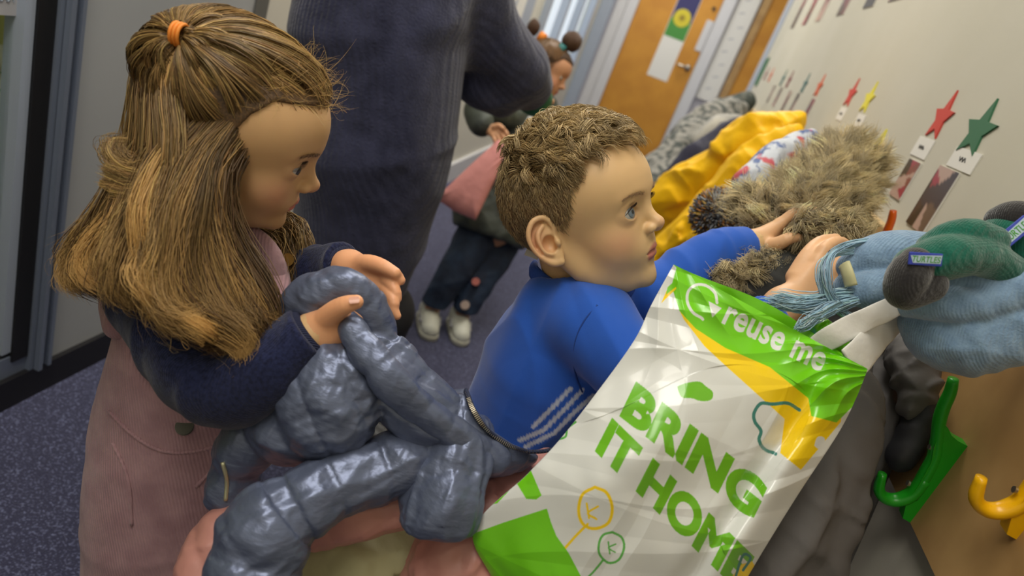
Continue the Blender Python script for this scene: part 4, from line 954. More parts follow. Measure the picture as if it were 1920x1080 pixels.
def side2(p, pts):
    """signed distance in view units to an open outline, positive on its right-hand (outer) side"""
    pts = np.array(pts, float); best = np.full(len(p), 1e9); sg = np.ones(len(p))
    for a, b in zip(pts[:-1], pts[1:]):
        ab = b-a; t = np.clip(((p[:, :2]-a)@ab)/(ab@ab), 0, 1); v = p[:, :2]-a-t[:, None]*ab; d = np.linalg.norm(v, axis=1); s = np.where(ab[0]*(p[:, 1]-a[1])-ab[1]*(p[:, 0]-a[0]) < 0, 1., -1.)
        m = d < best-1e-6; best = np.where(m, d, best); sg = np.where(m, s, sg)
    return best*sg
def jk_body(P):
    d = puff(P, [(556, 640, .700), (562, 580, .685), (606, 545, .675), (654, 542, .675), (688, 574, .685), (702, 628, .695), (704, 690, .700)], [.020, .022, .021, .018, .021, .021, .022], .060, 3, .0020, .0026)
    d = smin(d, ell(P, at(600, 600, .695), (.040, .034, .022), AXJ)+.004*(ridg(P, 110, 5, 3)-.5), .010)
    c = ell(P, at(618, 745, .672), (.050, .060, .040), AXJ); sq = (P-at(618, 745, .672).astype(np.float32))@AXJ.astype(np.float32)
    u = sq[:, 0]*.93+sq[:, 1]*.36; c = c-.0042*(np.abs(np.sin(np.pi*(u+.012)/.042))**.5-.6)+.0026*(ridg(P, 48, 12, 3)-.45)+.0030*(.4-ridg(P, 60, 77, 2))
    v = -sq[:, 0]*.3+sq[:, 1]*.95; c = c-.0026*(np.abs(np.sin(np.pi*(v+.01)/.058))**.5-.6)+.0016*(ridg(P, 120, 14, 3)-.45)+.0010*(ridg(P, 230, 15, 2)-.45)
    d = smin(d, c, .004)
    d = smin(d, puff(P, [(700, 660, .690), (752, 735, .695), (820, 795, .705), (880, 812, .730), (960, 838, .765)], [.028, .036, .035, .040, .030], .052, 7, .0036, .0044), .004)
    d = smin(d, ell(P, at(912, 800, .742), (.050, .042, .034), AXJ)+.0045*(ridg(P, 70, 44, 3)-.45), .016)
    p = proj(P); cut = side2(p, [(868, 640), (877, 728), (893, 768), (920, 805), (960, 832), (1000, 848), (1016, 858), (985, 884), (935, 930), (860, 960)])*p[:, 2]/FPX
    d = smax(d, cut.astype(np.float32), .004)
    return smin(d, puff(P, [(560, 800, .690), (505, 800, .705), (455, 850, .715), (436, 915, .722)], [.040, .030, .028, .026], .05, 9, .003, .003), .006)
AXJ = np.stack([dirw(1, 0, 0), dirw(0, 1, 0), dirw(0, 0, 1)], 1)
JP = ats([(430, 930, .72), (1000, 850, .80), (560, 560, .66), (620, 740, .62), (700, 560, .72), (500, 800, .7)])
sdf_obj('jacket_body', jk_body, JP, .06, .0018, M['puffer'], jk, slack=.006)
# the narrow rolled front edge running from the hand down to the hem
sdf_obj('front_placket', lambda P: puff(P, [(652, 603, .660), (676, 640, .652), (716, 695, .650), (778, 755, .662), (850, 812, .685), (925, 858, .712)], [.0125, .0145, .0165, .0165, .0165, .016], .040, 21, .0022, .0022, 22), ats([(652, 603, .66), (778, 755, .66), (925, 858, .71)]), .035, .0018, M['puffer'], jk, slack=.005)
sdf_obj('sleeve', lambda P: puff(P, [(800, 850, .705), (735, 872, .688), (655, 902, .668), (580, 940, .650), (510, 985, .636), (478, 1050, .628), (470, 1105, .624)], [.028, .032, .030, .033, .040, .040, .036], .044, 31, .0040, .0036), ats([(800, 850, .705), (510, 985, .636), (470, 1105, .624)]), .06, .0018, M['puffer'], jk, slack=.006)
sdf_obj('sleeve', lambda P: smax(puff(P, [(868, 820, .715), (850, 870, .698), (832, 935, .684), (822, 990, .678)], [.034, .036, .040, .037], .046, 41, .0040, .0046), ((P-at(822, 998, .678).astype(np.float32))@dirw(-.12, -1, 0).astype(np.float32)), .012), ats([(868, 820, .715), (822, 990, .678)]), .06, .0018, M['puffer'], jk, slack=.006)
# elastic cuff lines
for pts in ([(432, 1032, .596), (470, 1030, .587), (520, 1040, .590), (556, 1052, .600)], [(766, 935, .648), (800, 962, .636), (850, 968, .638), (888, 955, .65)]):
    pass
# lining
sdf_obj('lining', lambda P: puff(P, [(386, 1075, .690), (425, 1010, .702), (500, 970, .712), (590, 972, .716), (680, 955, .722), (765, 930, .730)], [.030, .031, .030, .030, .033, .032], .07, 51, .0015, .0045), ats([(386, 1075, .69), (590, 972, .716), (765, 930, .73)]), .06, .0026, M['lining'], jk, slack=.006)
sdf_obj('lining', lambda P: puff(P, [(1020, 884, .815), (972, 914, .795), (918, 968, .768), (872, 1040, .750), (840, 1130, .745)], [.024, .036, .048, .056, .060], .09, 61, .0015, .0055), ats([(1010, 845, .80), (915, 950, .765), (840, 1130, .745)]), .08, .0026, M['lining'], jk, slack=.006)
# the zip along the hem
zc2 = cr(np.array([(873, 732), (887, 768), (913, 806), (952, 834), (990, 847)], float), 100); zd = [on_surf(x-5, y+6, jk_body, .6, .9) for x, y in zc2]; zd = np.array([-(R.T@(p-CAM))[2] for p in zd]); zd = np.convolve(np.pad(zd, 8, mode='edge'), np.ones(17)/17, 'valid')-.001
zc = np.concatenate([np.array([at(x, y, d) for (x, y), d in zip(zc2, zd)]), cr(ats([(990, 847, zd[-1]), (1020, 846, zd[-1]+.012), (1050, 838, zd[-1]+.025)]), 20)[1:]])
V_, F_ = tube_mesh(zc, .0036, 8, flat=(1, .6)); link_mesh('zip_tape', V_, F_, mat('zip_tape_navy', S(44, 50, 74), .8), jk)
b = MB()
for i in range(2, len(zc)-1, 2):
    t = nrm(zc[i+1]-zc[i-1]); n_ = nrm(CAM-zc[i]); s_ = np.cross(t, n_); b.box(zc[i]+n_*.0034, (.0009, .0044, .0014), M=np.stack([t, s_, n_], 1))
tag(b.build('zip_teeth', mat('zip_metal', S(190, 180, 160), .3, metal=1), jk), kind='stuff')
def fb(x, y, f, a=.55, c=.80): return on_surf(x, y, f, a, c)
zp = MB(); zp.tube(np.array([on_surf(x, y, jk_body, .6, .85)+dirw(0, 0, 1)*.001 for x, y in cr(np.array([(418, 866), (426, 900), (424, 938)], float), 14)]), .0022, 6); zp.build('pocket_zip', mat('zip_pale', S(200, 196, 160), .4, metal=.6), jk, smooth=True)
# stitched seam lines on the big panel
for pts in ([(598, 700), (612, 760), (640, 810), (668, 850)], [(616, 690), (628, 750), (655, 800), (690, 842)]):
    pass
# the pale olive quilted garment at the very bottom
M['olive'] = mat('olive_cotton', S(176, 172, 132), .75, bump=[('noise', 20, .6, .006), ('ridge', 12, .4, .006)])
ol = sdf_obj('crumpled_bag', lambda P: puff(P, [(560, 1080, .80), (650, 1050, .79), (740, 1050, .80)], [.055, .065, .06], .05, 71, .003, .008), ats([(560, 1080, .8), (740, 1050, .8)]), .09, .0035, M['olive'], None, slack=.008)
tag(ol, 'crumpled pale olive cloth showing under the pink lining at the bottom', 'cloth')
# ------------------------------------------------------------------ plastic carrier bag
CX0, CY0, CX1, CY1, SS = 850, 470, 1680, 1130, 2.5
CW, CHH = int((CX1-CX0)*SS), int((CY1-CY0)*SS)
def fill(edges):
    """even-odd fill of closed outlines given as segments (k,4) in sheet units"""
    T = np.zeros((CHH+1, CW+2), np.int32)
    for x0, y0, x1, y1 in (np.asarray(edges, float)-np.array([CX0, CY0, CX0, CY0]))*SS:
        if y0 == y1: continue
        if y0 > y1: x0, y0, x1, y1 = x1, y1, x0, y0
        ys = np.arange(max(0, math.ceil(y0-.5)), min(CHH, math.ceil(y1-.5)))
        if len(ys) == 0: continue
        xs = np.clip(np.ceil(x0+(ys+.5-y0)*(x1-x0)/(y1-y0)-.5), 0, CW+1).astype(int); np.add.at(T, (ys, xs), 1)
    return (np.cumsum(T, 1) % 2)[:CHH, :CW].astype(bool)
def poly(pts, smooth=0):
    p = np.array(pts, float)
    if smooth: p = cr(np.concatenate([p, p[:1]]), smooth)
    q = np.roll(p, -1, 0); return fill(np.column_stack([p, q]))
def stroke(pts, wd, closed=False, n=80):
    p = np.array(pts, float); p = cr(np.concatenate([p, p[:1]]) if closed else p, n); Y, X = np.mgrid[0:CHH, 0:CW]; m = np.zeros((CHH, CW), bool)
    lo = ((p.min(0)-wd-[CX0, CY0])*SS).astype(int); hi = ((p.max(0)+wd-[CX0, CY0])*SS).astype(int); lo = np.maximum(lo, 0); hi = np.minimum(hi, [CW, CHH])
    if (hi <= lo).any(): return m
    G = np.stack(np.meshgrid((np.arange(lo[0], hi[0])+.5)/SS+CX0, (np.arange(lo[1], hi[1])+.5)/SS+CY0), -1).reshape(-1, 2)
    m[lo[1]:hi[1], lo[0]:hi[0]] = (seg2(G, p) < wd/2).reshape(hi[1]-lo[1], hi[0]-lo[0]); return m
def glyph_edges(txt, bold=.03, spacing=1.0):
    cu = bpy.data.curves.new('t', 'FONT'); cu.body = txt; cu.offset = bold; cu.space_character = spacing; cu.resolution_u = 6
    o = bpy.data.objects.new('t', cu); sc.collection.objects.link(o); dg = bpy.context.evaluated_depsgraph_get(); me = o.evaluated_get(dg).to_mesh()
    V = np.array([v.co[:2] for v in me.vertices]); cnt = {}
    for p in me.polygons:
        vs = list(p.vertices)
        for a, b in zip(vs, vs[1:]+vs[:1]): k = (min(a, b), max(a, b)); cnt[k] = cnt.get(k, 0)+1
    E = [k for k, c in cnt.items() if c == 1]; o.evaluated_get(dg).to_mesh_clear(); bpy.data.objects.remove(o); bpy.data.curves.remove(cu)
    return V, E
def text_mask(txt, org, vx, vy, bold=.03, spacing=1.0, bend=0):
    V, E = glyph_edges(txt, bold, spacing); V = V.copy(); V[:, 0] = (V[:, 0]-V[:, 0].min())/np.ptp(V[:, 0]); V[:, 1] /= V[:, 1].max()
    y = V[:, 1]+bend*np.sin(V[:, 0]*math.pi)
    W = np.array(org)+V[:, :1]*np.array(vx)+y[:, None]*np.array(vy); return fill(np.array([[*W[a], *W[b]] for a, b in E]))
def cmap(pts): return [(x*.5556+860, y*.5556+480) for x, y in pts]
GRN, YEL, WHT, DGR = S(118, 208, 22), S(250, 212, 20), S(224, 226, 222), S(60, 132, 122)
TXG = S(112, 186, 36)
img = np.tile(np.array(WHT, np.float32), (CHH, CW, 1))
def paint(m, c): img[m] = c
paint(poly(cmap([(745, 185), (760, 215), (830, 305), (900, 370), (1000, 460), (1100, 550), (1085, 665), (1155, 722), (1290, 560), (1300, 480), (1180, 440), (1000, 340)])), YEL)
paint(poly(cmap([(700, 0), (735, 40), (718, 100), (745, 185), (800, 245), (900, 310), (1050, 375), (1180, 480), (1190, 540), (1275, 562), (1420, 420), (1420, 340), (900, 60)])), GRN)
paint(poly(cmap([(683, 160), (735, 110), (728, 90), (700, 120)])), YEL); paint(poly(cmap([(700, 130), (745, 95), (740, 75), (705, 105)])), GRN)
ring = [(1318+27*math.cos(a), 566+27*math.sin(a)) for a in np.radians(np.arange(40, 352, 12)-90+30)]
paint(stroke(cmap([(872, 158), (865, 125), (835, 100), (800, 98), (775, 120), (772, 155), (790, 190), (818, 208), (824, 214)]), 5.2), WHT)
paint(poly(cmap([(843, 152), (888, 176), (856, 208)])), WHT)
paint(text_mask('reuse me', (1353, 604), (186, 92), (14, -30), .026, 1.05), WHT)
paint(poly(cmap([(738, 440), (770, 428), (812, 424), (835, 440), (858, 460), (852, 485), (820, 490), (785, 480), (755, 478), (742, 458)]), 60), TXG)
paint(text_mask('BRING', (1163, 776), (250, 196), (30, -62), .05), TXG)
paint(text_mask('IT HOME', (1117, 842), (268, 262), (31, -60), .05), TXG)
paint(stroke(cmap([(1150, 520), (1110, 497), (1060, 500), (1020, 498), (997, 530), (1000, 560), (1020, 590), (1014, 620), (1030, 650), (1070, 668)]), 6.5), DGR)
paint(stroke(cmap([(460, 780), (500, 800), (518, 850), (505, 900), (460, 920), (420, 905), (405, 860), (418, 805)]), 6, True), YEL)
paint(stroke(cmap([(435, 905), (395, 945), (345, 1002)]), 5), YEL); paint(stroke(cmap([(432, 835), (440, 885)]), 4, n=20), YEL); paint(stroke(cmap([(470, 845), (436, 868), (465, 888)]), 4, n=30), YEL)
paint(stroke(cmap([(520, 932), (550, 950), (558, 985), (540, 1025), (505, 1035), (475, 1005), (475, 965), (490, 940)]), 4.5, True), S(96, 178, 80))
paint(stroke(cmap([(488, 1025), (460, 1060), (436, 1085)]), 4), S(96, 178, 80)); paint(stroke(cmap([(505, 965), (510, 1005)]), 3, n=20), S(96, 178, 80)); paint(stroke(cmap([(530, 972), (506, 985), (528, 1000)]), 3, n=20), S(96, 178, 80))
paint(stroke(cmap([(320, 625), (335, 600), (360, 585), (395, 560)]), 4), S(96, 178, 80)); paint(stroke(cmap([(335, 620), (360, 610), (365, 590)]), 4), S(96, 178, 80))
paint(poly(cmap([(185, 750), (240, 715), (280, 808), (262, 822), (228, 820)])), GRN); paint(poly(cmap([(95, 842), (160, 765), (168, 795), (130, 835)])), GRN)
paint(poly(cmap([(40, 940), (150, 900), (298, 852), (312, 900), (330, 945), (370, 1000), (415, 1085), (400, 1200), (100, 1200)])), GRN)
paint(poly(cmap([(920, 1085), (955, 1040), (990, 1030), (1010, 1060), (980, 1110)])), YEL); paint(stroke(cmap([(935, 1080), (960, 1010), (985, 1020), (960, 1060)]), 5, n=30), DGR)
paint(poly(cmap([(1200, 640), (1210, 612), (1232, 612), (1235, 632), (1215, 650)]), 30), WHT)
def bag():
    e = empty('carrier_bag', at(1250, 1200, .72), 'white and lime green plastic carrier bag printed BRING IT HOME', 'bag')
    rows = [((1263, 496), (1627, 692)), ((1222, 570), (1606, 745)), ((1188, 640), (1572, 812)), ((1112, 745), (1498, 925)), ((1048, 826), (1440, 1018)), ((988, 890), (1392, 1098)), ((888, 992), (1335, 1190)), ((925, 1090), (1270, 1300))]
    dep = [(.700, .705), (.694, .700), (.685, .695), (.672, .688), (.668, .684), (.672, .684), (.690, .690), (.695, .70)]
    nu, nv = 620, 760
    A = cr(np.array([[*r[0], d[0]] for r, d in zip(rows, dep)], float), nv); B = cr(np.array([[*r[1], d[1]] for r, d in zip(rows, dep)], float), nv)
    u = np.linspace(0, 1, nu); v = np.linspace(0, 1, nv); U, Vv = np.meshgrid(u, v)
    base = A[:, None]*(1-U[..., None])+B[:, None]*U[..., None]
    c = base.copy(); D = base[..., 2]-.026*np.sin(np.pi*U)**.7*np.clip(Vv*2.5, .15, 1)
    D = D-.012*np.exp(-((U-.30)/.16)**2)*np.clip(Vv*2, 0, 1)+.010*np.exp(-((U-.80)/.05)**2)*np.clip(Vv*3, .2, 1)-.012*np.exp(-((U-.90)/.07)**2)
    Q = np.stack([U*.25, Vv*.40, np.zeros_like(U)], -1).reshape(-1, 3).astype(np.float32)
    def rot(a): return np.stack([Q[:, 0]*math.cos(a)+Q[:, 1]*math.sin(a), -Q[:, 0]*math.sin(a)+Q[:, 1]*math.cos(a), Q[:, 2]], 1)
    w1_ = ridg(rot(.15)*np.array([1, .25, 1], np.float32), 60, 2, 2); w2_ = ridg(rot(.9)*np.array([1, .3, 1], np.float32), 75, 5, 2); w3_ = wob(Q, 45, 8); w4_ = wob(Q, 150, 9)
    # folds fanning out from the gathered corner under the handles
    ang = np.arctan2(Q[:, 1]+.012, .25-Q[:, 0]+.02); rad = np.hypot(Q[:, 1], .25-Q[:, 0]); fan = (1-np.abs(np.sin(ang*13+1.2*np.sin(rad*40))))*np.exp(-((rad-.05)/.055)**2)
    ang2 = np.arctan2(Q[:, 1]+.03, Q[:, 0]+.02); rad2 = np.hypot(Q[:, 1], Q[:, 0]); fan2 = (1-np.abs(np.sin(ang2*10)))*np.exp(-((rad2-.07)/.05)**2)
    disp = .0044*(.5-w1_)*.9+.0050*(.45-w2_)*(.35+.65*(wob(Q, 22, 17) > 0))+.0048*w3_+.0006*w4_+.0065*fan+.0045*fan2
    D = D-disp.reshape(D.shape)
    cx = (base[..., 0]-960)/FPX; cy = -(base[..., 1]-540)/FPX
    W = (np.stack([cx*D, cy*D, -D], -1).reshape(-1, 3))@R.T+CAM
    ix = np.clip(((base[..., 0]-CX0)*SS-.5), 0, CW-1.01); iy = np.clip(((base[..., 1]-CY0)*SS-.5), 0, CHH-1.01); x0 = ix.astype(int); y0 = iy.astype(int); fx = (ix-x0)[..., None]; fy = (iy-y0)[..., None]
    col = (img[y0, x0]*(1-fx)*(1-fy)+img[y0, x0+1]*fx*(1-fy)+img[y0+1, x0]*(1-fx)*fy+img[y0+1, x0+1]*fx*fy).reshape(-1, 3)
    idx = np.arange(nu*nv).reshape(nv, nu); F = np.stack([idx[:-1, :-1], idx[1:, :-1], idx[1:, 1:], idx[:-1, 1:]], -1).reshape(-1, 4)
    M['film'] = mat('bag_film', rough=.27, attr='Col', spec=.55, coat=.25, sss=0)
    front = link_mesh('front_panel', W, F, M['film'], e, col=col)
    # back panel and sides: the same outline set back, coarser
    st = 8; bi = np.arange(0, nv, st); bj = np.arange(0, nu, st); bi = np.append(bi, nv-1); bj = np.append(bj, nu-1)
    sub = base[np.ix_(bi, bj)]; Us = U[np.ix_(bi, bj)]; Vs = Vv[np.ix_(bi, bj)]; Fr = W.reshape(nv, nu, 3)[np.ix_(bi, bj)]
    back = dirw(.25, .05, -1); thick = .004+.085*np.sin(np.pi*np.clip(Us, 0, 1))**.55*np.clip(.35+Vs*1.6, 0, 1)
    qs = np.stack([Us*.25, Vs*.4, 0*Us], -1).reshape(-1, 3).astype(np.float32)
    G = Fr+back*(thick+.003*wob(qs, 90, 31).reshape(Us.shape)*np.sin(np.pi*Us))[..., None]; n1, n2 = Us.shape
    G[0] = G[0]+dirw(.3, .7, 0)*(.010*np.sin(np.pi*Us[0])**2)[:, None]
    id2 = np.arange(n1*n2).reshape(n1, n2); F2 = np.stack([id2[:-1, :-1], id2[:-1, 1:], id2[1:, 1:], id2[1:, :-1]], -1).reshape(-1, 4)
    cb_ = np.tile(np.array(WHT), (n1*n2, 1)); cb_[(Vs < .10).ravel()] = GRN
    link_mesh('back_panel', G.reshape(-1, 3), F2, M['film'], e, col=cb_)
    # side strips closing front to back
    for j in (0, -1):
        a = W.reshape(nv, nu, 3)[bi][:, 0 if j == 0 else nu-1]; bb = G[:, j]; V = np.concatenate([a, bb]); k = len(a); Fq = np.array([(i, i+1, k+i+1, k+i) for i in range(k-1)]); link_mesh('side_seam', V, Fq, M['film'], e, col=np.array(WHT))
    a = W.reshape(nv, nu, 3)[-1][bj]; bb = G[-1]; V = np.concatenate([a, bb]); k = len(a); link_mesh('base_seam', V, np.array([(i, i+1, k+i+1, k+i) for i in range(k-1)]), M['film'], e, col=np.array(GRN))
    # handles
    hm = mat('bag_handle_white', S(232, 230, 224), .4, bump=[('noise', 60, .4, .003, (1, 1, 1))])
    for pts, wds in (([(1528, 652, .712), (1560, 632, .705), (1610, 606, .705), (1670, 578, .715), (1720, 556, .735)], [.011, .0130, .0125, .0115, .010]), ([(1592, 688, .700), (1620, 660, .708), (1655, 622, .730), (1690, 590, .765), (1730, 560, .80)], [.022, .0210, .018, .015, .011])):
        c = cr(ats(pts), 40); V, F = tube_mesh(c, np.interp(np.linspace(0, 1, 40), np.linspace(0, 1, len(wds)), wds), 20, flat=(1, .10), up=tuple(dirw(-.35, 1, .25)))
        V = V+(wob(V.astype(np.float32), 160, 6)*.0012)[:, None]*dirw(0, 0, 1); link_mesh('handle', V, F, hm, e)
    # green knotted inside flap behind the rim
    V, F = sdf_mesh(lambda P: chain(P, ats([(1530, 606, .745), (1552, 630, .735), (1580, 655, .728)]), [.010, .013, .010], n=8)+.003*(ridg(P, 160, 3)-.5), ats([(1530, 606, .745)])[0]-.06, ats([(1580, 655, .728)])[0]+.06, .0016)
    link_mesh('rim_fold', V, F, M['film'], e, col=np.array(GRN))
bag()
# ------------------------------------------------------------------ scarf and gloves on the hidden hook
def knit(name, c, c2, sc_=230):
    return mat(name, c, .92, sheen=.5, spec=.1, noise=(90, c2, .35, .7), bump=[('wave', sc_, .35, .0012, (1, 1, 1), (.2, .4, 1.0)), ('noise', 420, .7, .0014)])
M['bluewool'] = knit('wool_pale_blue', S(136, 164, 192), S(118, 146, 176), 120)
M['fringe'] = mat('wool_fringe', rough=.9, attr='Col', sheen=.3)
sf = empty('scarf', at(1790, 600, .74), 'pale blue fringed knitted scarf bundled over a hook', 'scarf')
def fab(P, pts, rad, seed, n=14, amp=.003, fr=55, cre=.004, k2=170):
    d = chain(P, ats(pts), rad, n=n); return d+amp*wob(P, fr, seed)+cre*(ridg(P, fr*1.1, seed+1, 2)-.5)
def scarf_low(P):
    d = fab(P, [(1722, 606, .735), (1768, 636, .722), (1830, 636, .712), (1895, 606, .708), (1990, 560, .71)], [.020, .034, .038, .040, .044], 81, cre=.003)
    d = smin(d, fab(P, [(1700, 572, .722), (1738, 566, .706), (1790, 572, .694), (1850, 566, .686), (1930, 535, .68)], [.014, .019, .020, .019, .020], 83, amp=.0015, cre=.0016), .0035)
    d = smin(d, fab(P, [(1755, 545, .715), (1798, 528, .704), (1850, 520, .694), (1892, 522, .69), (1940, 548, .69)], [.018, .022, .020, .018, .016], 85, amp=.002, cre=.003), .003)
    return d+.0012*np.sin(P@nrm([1, .3, 2]).astype(np.float32)*300)*.5
sdf_obj('scarf_fold', scarf_low, ats([(1690, 500, .69), (1990, 690, .74), (1800, 690, .72)]), .06, .002, M['bluewool'], sf, slack=.005)
def scarf_up(P):
    d = fab(P, [(1592, 500, .755), (1640, 487, .752), (1700, 480, .758), (1770, 478, .77)], [.018, .024, .026, .026], 91, cre=.002)
    return smin(d, fab(P, [(1590, 536, .752), (1635, 540, .738), (1690, 530, .74), (1740, 520, .75)], [.014, .022, .026, .026], 93, amp=.002, cre=.002), .0025)
sdf_obj('scarf_fold', scarf_up, ats([(1570, 470, .74), (1780, 560, .77)]), .05, .002, M['bluewool'], sf, slack=.005)
g_ = np.random.default_rng(77)
def fringe(pts, n, spread, wav=.002, name='fringe', par=None, c=S(148, 184, 204), c2=S(186, 206, 204), r=.00075):
    C_ = ats(pts); P = sheet([C_+dirw(.2, 1, 0)*spread, C_-dirw(.2, 1, 0)*spread], n, 24, spread*.5, wav, 2.5, max(3, n//14), .0006, g_, lenvar=.2)
    return strand_mesh(name, P, r, M['fringe'], par or sf, hair_cols(n, c, .12, c2, g_), tip=.5)
fringe([(1600, 470, .742), (1560, 478, .735), (1540, 505, .728), (1545, 545, .725), (1570, 580, .728), (1600, 598, .735)], 70, .0030, .0012)
fringe([(1640, 452, .748), (1590, 458, .74), (1555, 480, .73), (1548, 520, .722), (1562, 560, .722), (1600, 590, .73)], 60, .0024, .0012)
fringe([(1622, 556, .738), (1570, 560, .73), (1520, 570, .728), (1465, 564, .73), (1405, 560, .735)], 150, .0055, .003)
fringe([(1620, 560, .735), (1575, 572, .722), (1535, 590, .716), (1508, 606, .712), (1492, 618, .712)], 120, .0036, .0022)
fringe([(1600, 540, .74), (1560, 556, .73), (1500, 572, .725), (1440, 578, .73)], 70, .0035, .0022)
V_, F_ = tube_mesh(cr(ats([(1583, 496, .735), (1590, 515, .728), (1596, 536, .727)]), 10), .0075, 10, flat=(1, .5)); link_mesh('care_label', V_, F_, mat('label_cream', S(200, 196, 150), .6), sf)
M['greenwool'] = knit('wool_dark_green', S(20, 100, 82), S(14, 84, 68), 150)
M['charwool'] = knit('wool_charcoal', S(52, 50, 50), S(38, 36, 38), 150)
def glove(label, palm_pts, palm_r, cuff_pts, cuff_r, lab, extra=None):
    e = empty('knitted_glove', at(*palm_pts[0]), label, 'glove', 'pair of green and charcoal knitted gloves')
    def f(P):
        d = fab(P, palm_pts, palm_r, 101, amp=.0014, cre=.0016)
        for x in (extra or []): d = smin(d, chain(P, ats(x[0]), x[1], n=8), .003)
        return d
    allp = ats(palm_pts+[q for x in (extra or []) for q in x[0]]); sdf_obj('glove_hand', f, allp, .045, .0017, M['greenwool'], e, slack=.004)
    sdf_obj('glove_cuff', lambda P: fab(P, cuff_pts, cuff_r, 103, amp=.001, cre=.001), ats(cuff_pts), .045, .0017, M['charwool'], e, slack=.004)
    (cx, cy, cd), ang, (w_, h_), txt = lab; c = at(cx, cy, cd); ax = dirw(math.cos(ang), -math.sin(ang), .05); n_ = nrm(CAM-c); n_ = nrm(n_-ax*(n_@ax)); ay = np.cross(n_, ax)
    Lb = MB().box((0, 0, 0), (w_, h_, .002), bev=.0006); 
    V = np.concatenate(Lb.V)@np.stack([ax, ay, n_], 1).T+c; lb = link_mesh('sewn_label', V, Lb.F, mat('label_blue', S(48, 64, 170), .6), e, smooth=False)
    q = np.array([(-.47, .24), (.47, .36), (.44, -.30), (-.38, -.34)])*[w_, h_]; V = np.array([c+ax*a+ay*b+n_*z for z in (.0011, .0014) for a, b in q]); link_mesh('label_patch', V, [(0, 1, 2, 3), (7, 6, 5, 4), (0, 4, 5, 1), (1, 5, 6, 2), (2, 6, 7, 3), (3, 7, 4, 0)], mat('label_white', S(176, 196, 210), .6), lb, smooth=False)
    cu = bpy.data.curves.new('t', 'FONT'); cu.body = txt; cu.offset = .012; cu.extrude = .0; o = bpy.data.objects.new('t', cu); sc.collection.objects.link(o); me = o.evaluated_get(bpy.context.evaluated_depsgraph_get()).to_mesh()
    TV = np.array([v.co[:] for v in me.vertices]); TF = [tuple(p.vertices) for p in me.polygons]; o.evaluated_get(bpy.context.evaluated_depsgraph_get()).to_mesh_clear(); bpy.data.objects.remove(o); bpy.data.curves.remove(cu)
    x = (TV[:, 0]-TV[:, 0].min())/np.ptp(TV[:, 0])-.5; y = TV[:, 1]/TV[:, 1].max()-.5
    V = c+ax*(x*w_*.84+y*.0008)[:, None]+ay*(y*h_*.46)[:, None]+n_*.0017; link_mesh('lettering', V, TF, mat('label_green_text', S(70, 150, 50), .6), lb, smooth=False)
glove('dark green knitted glove in front, its charcoal cuff over the bag handle', [(1716, 500, .662), (1762, 488, .660), (1815, 478, .668), (1860, 490, .68), (1900, 520, .69)], [.019, .022, .021, .020, .018], [(1718, 498, .654), (1700, 522, .652), (1694, 548, .656), (1736, 530, .662)], [.0165, .0190, .0165, .0195], ((1735, 486, .6330), math.radians(4), (.030, .0118), 'TURTLES'),
      [([(1742, 462, .675), (1776, 444, .672), (1820, 438, .672), (1862, 452, .68)], [.012, .014, .015, .015])])
glove('dark green knitted glove behind, cut off by the right edge of the picture', [(1856, 452, .720), (1885, 448, .705), (1925, 470, .70), (1960, 500, .70)], [.020, .024, .024, .022], [(1872, 412, .712), (1900, 408, .700), (1930, 415, .695)], [.0135, .0165, .018], ((1905, 434, .672), math.radians(-40), (.034, .015), 'TURTLES'))
# ------------------------------------------------------------------ coats
def fxat(pts): return np.array([onx(*p) for p in pts])       # (px, py, X) points on planes parallel to the wall
def fyat(pts): return np.array([ony(*p) for p in pts])       # (px, py, Y) points on planes across the corridor
def coat(name, label, cat, parts, m, group=None, seed=1, h=.006, cre=.012, fr=26):
    W = [((fyat if p[0][2] > 1.2 else fxat)(p), r) for p, r in parts]; allp = np.concatenate([w for w, _ in W]); rmax = max(max(np.atleast_1d(r)) for _, r in parts)
    def f(P):
        d = None
        for w_, r in W: c = chain(P, w_, r, n=10); d = c if d is None else smin(d, c, .012)
        d = d+cre*(ridg(P, fr, seed, 3)-.5)+cre*.35*(ridg(P, fr*2.6, seed+3, 2)-.5)+cre*.4*wob(P, fr, seed)
        return smax(d, P[:, 0]-(WX-.004), .004)
    return f, allp, rmax
def coat_obj(name, label, cat, parts, m, seed=1, h=.006, cre=.012, fr=26, parent=None, group=None):
    f, a, r = coat(name, label, cat, parts, m, None, seed, h, cre, fr)
    o = sdf_obj(name, f, a, r+.03, h, m, parent, slack=.012)
    if parent is None: tag(o, label, cat, group)
    return o, f
M['yellow'] = mat('coat_yellow', S(250, 196, 12), .5, spec=.3, bump=[('noise', 24, .5, .008), ('ridge', 18, .4, .006)])
coat_obj('rain_coat', 'bright yellow hooded coat bunched on its hook', 'coat', [([(1476, 238, 2.12), (1430, 256, 2.15), (1370, 300, 2.25), (1300, 358, 2.35), (1240, 410, 2.45)], [.040, .066, .078, .088, .080]), ([(1490, 256, 1.98), (1440, 296, 2.0), (1385, 350, 2.05), (1320, 420, 2.1), (1262, 490, 2.15)], [.026, .050, .072, .085, .085]), ([(1480, 290, 1.8), (1420, 340, 1.8), (1340, 440, 1.85)], [.020, .04, .06]), ([(1500, 275, .46), (1485, 262, .40)], [.03, .035])], M['yellow'], 5, .0055, .026, 20)
M['navycoat'] = mat('coat_navy', S(44, 44, 66), .6, bump=[('noise', 20, .5, .008)])
coat_obj('padded_coat', 'dark navy coat squeezed between the yellow coat and the grey ones', 'coat', [([(1362, 256, 3.0), (1318, 296, 3.0), (1280, 346, 3.0)], [.06, .085, .09]), ([(1418, 258, .46), (1400, 255, .36), (1380, 250, .26)], [.035, .04, .05])], M['navycoat'], 8, .010, .012, 18, group='coats on the far hooks')
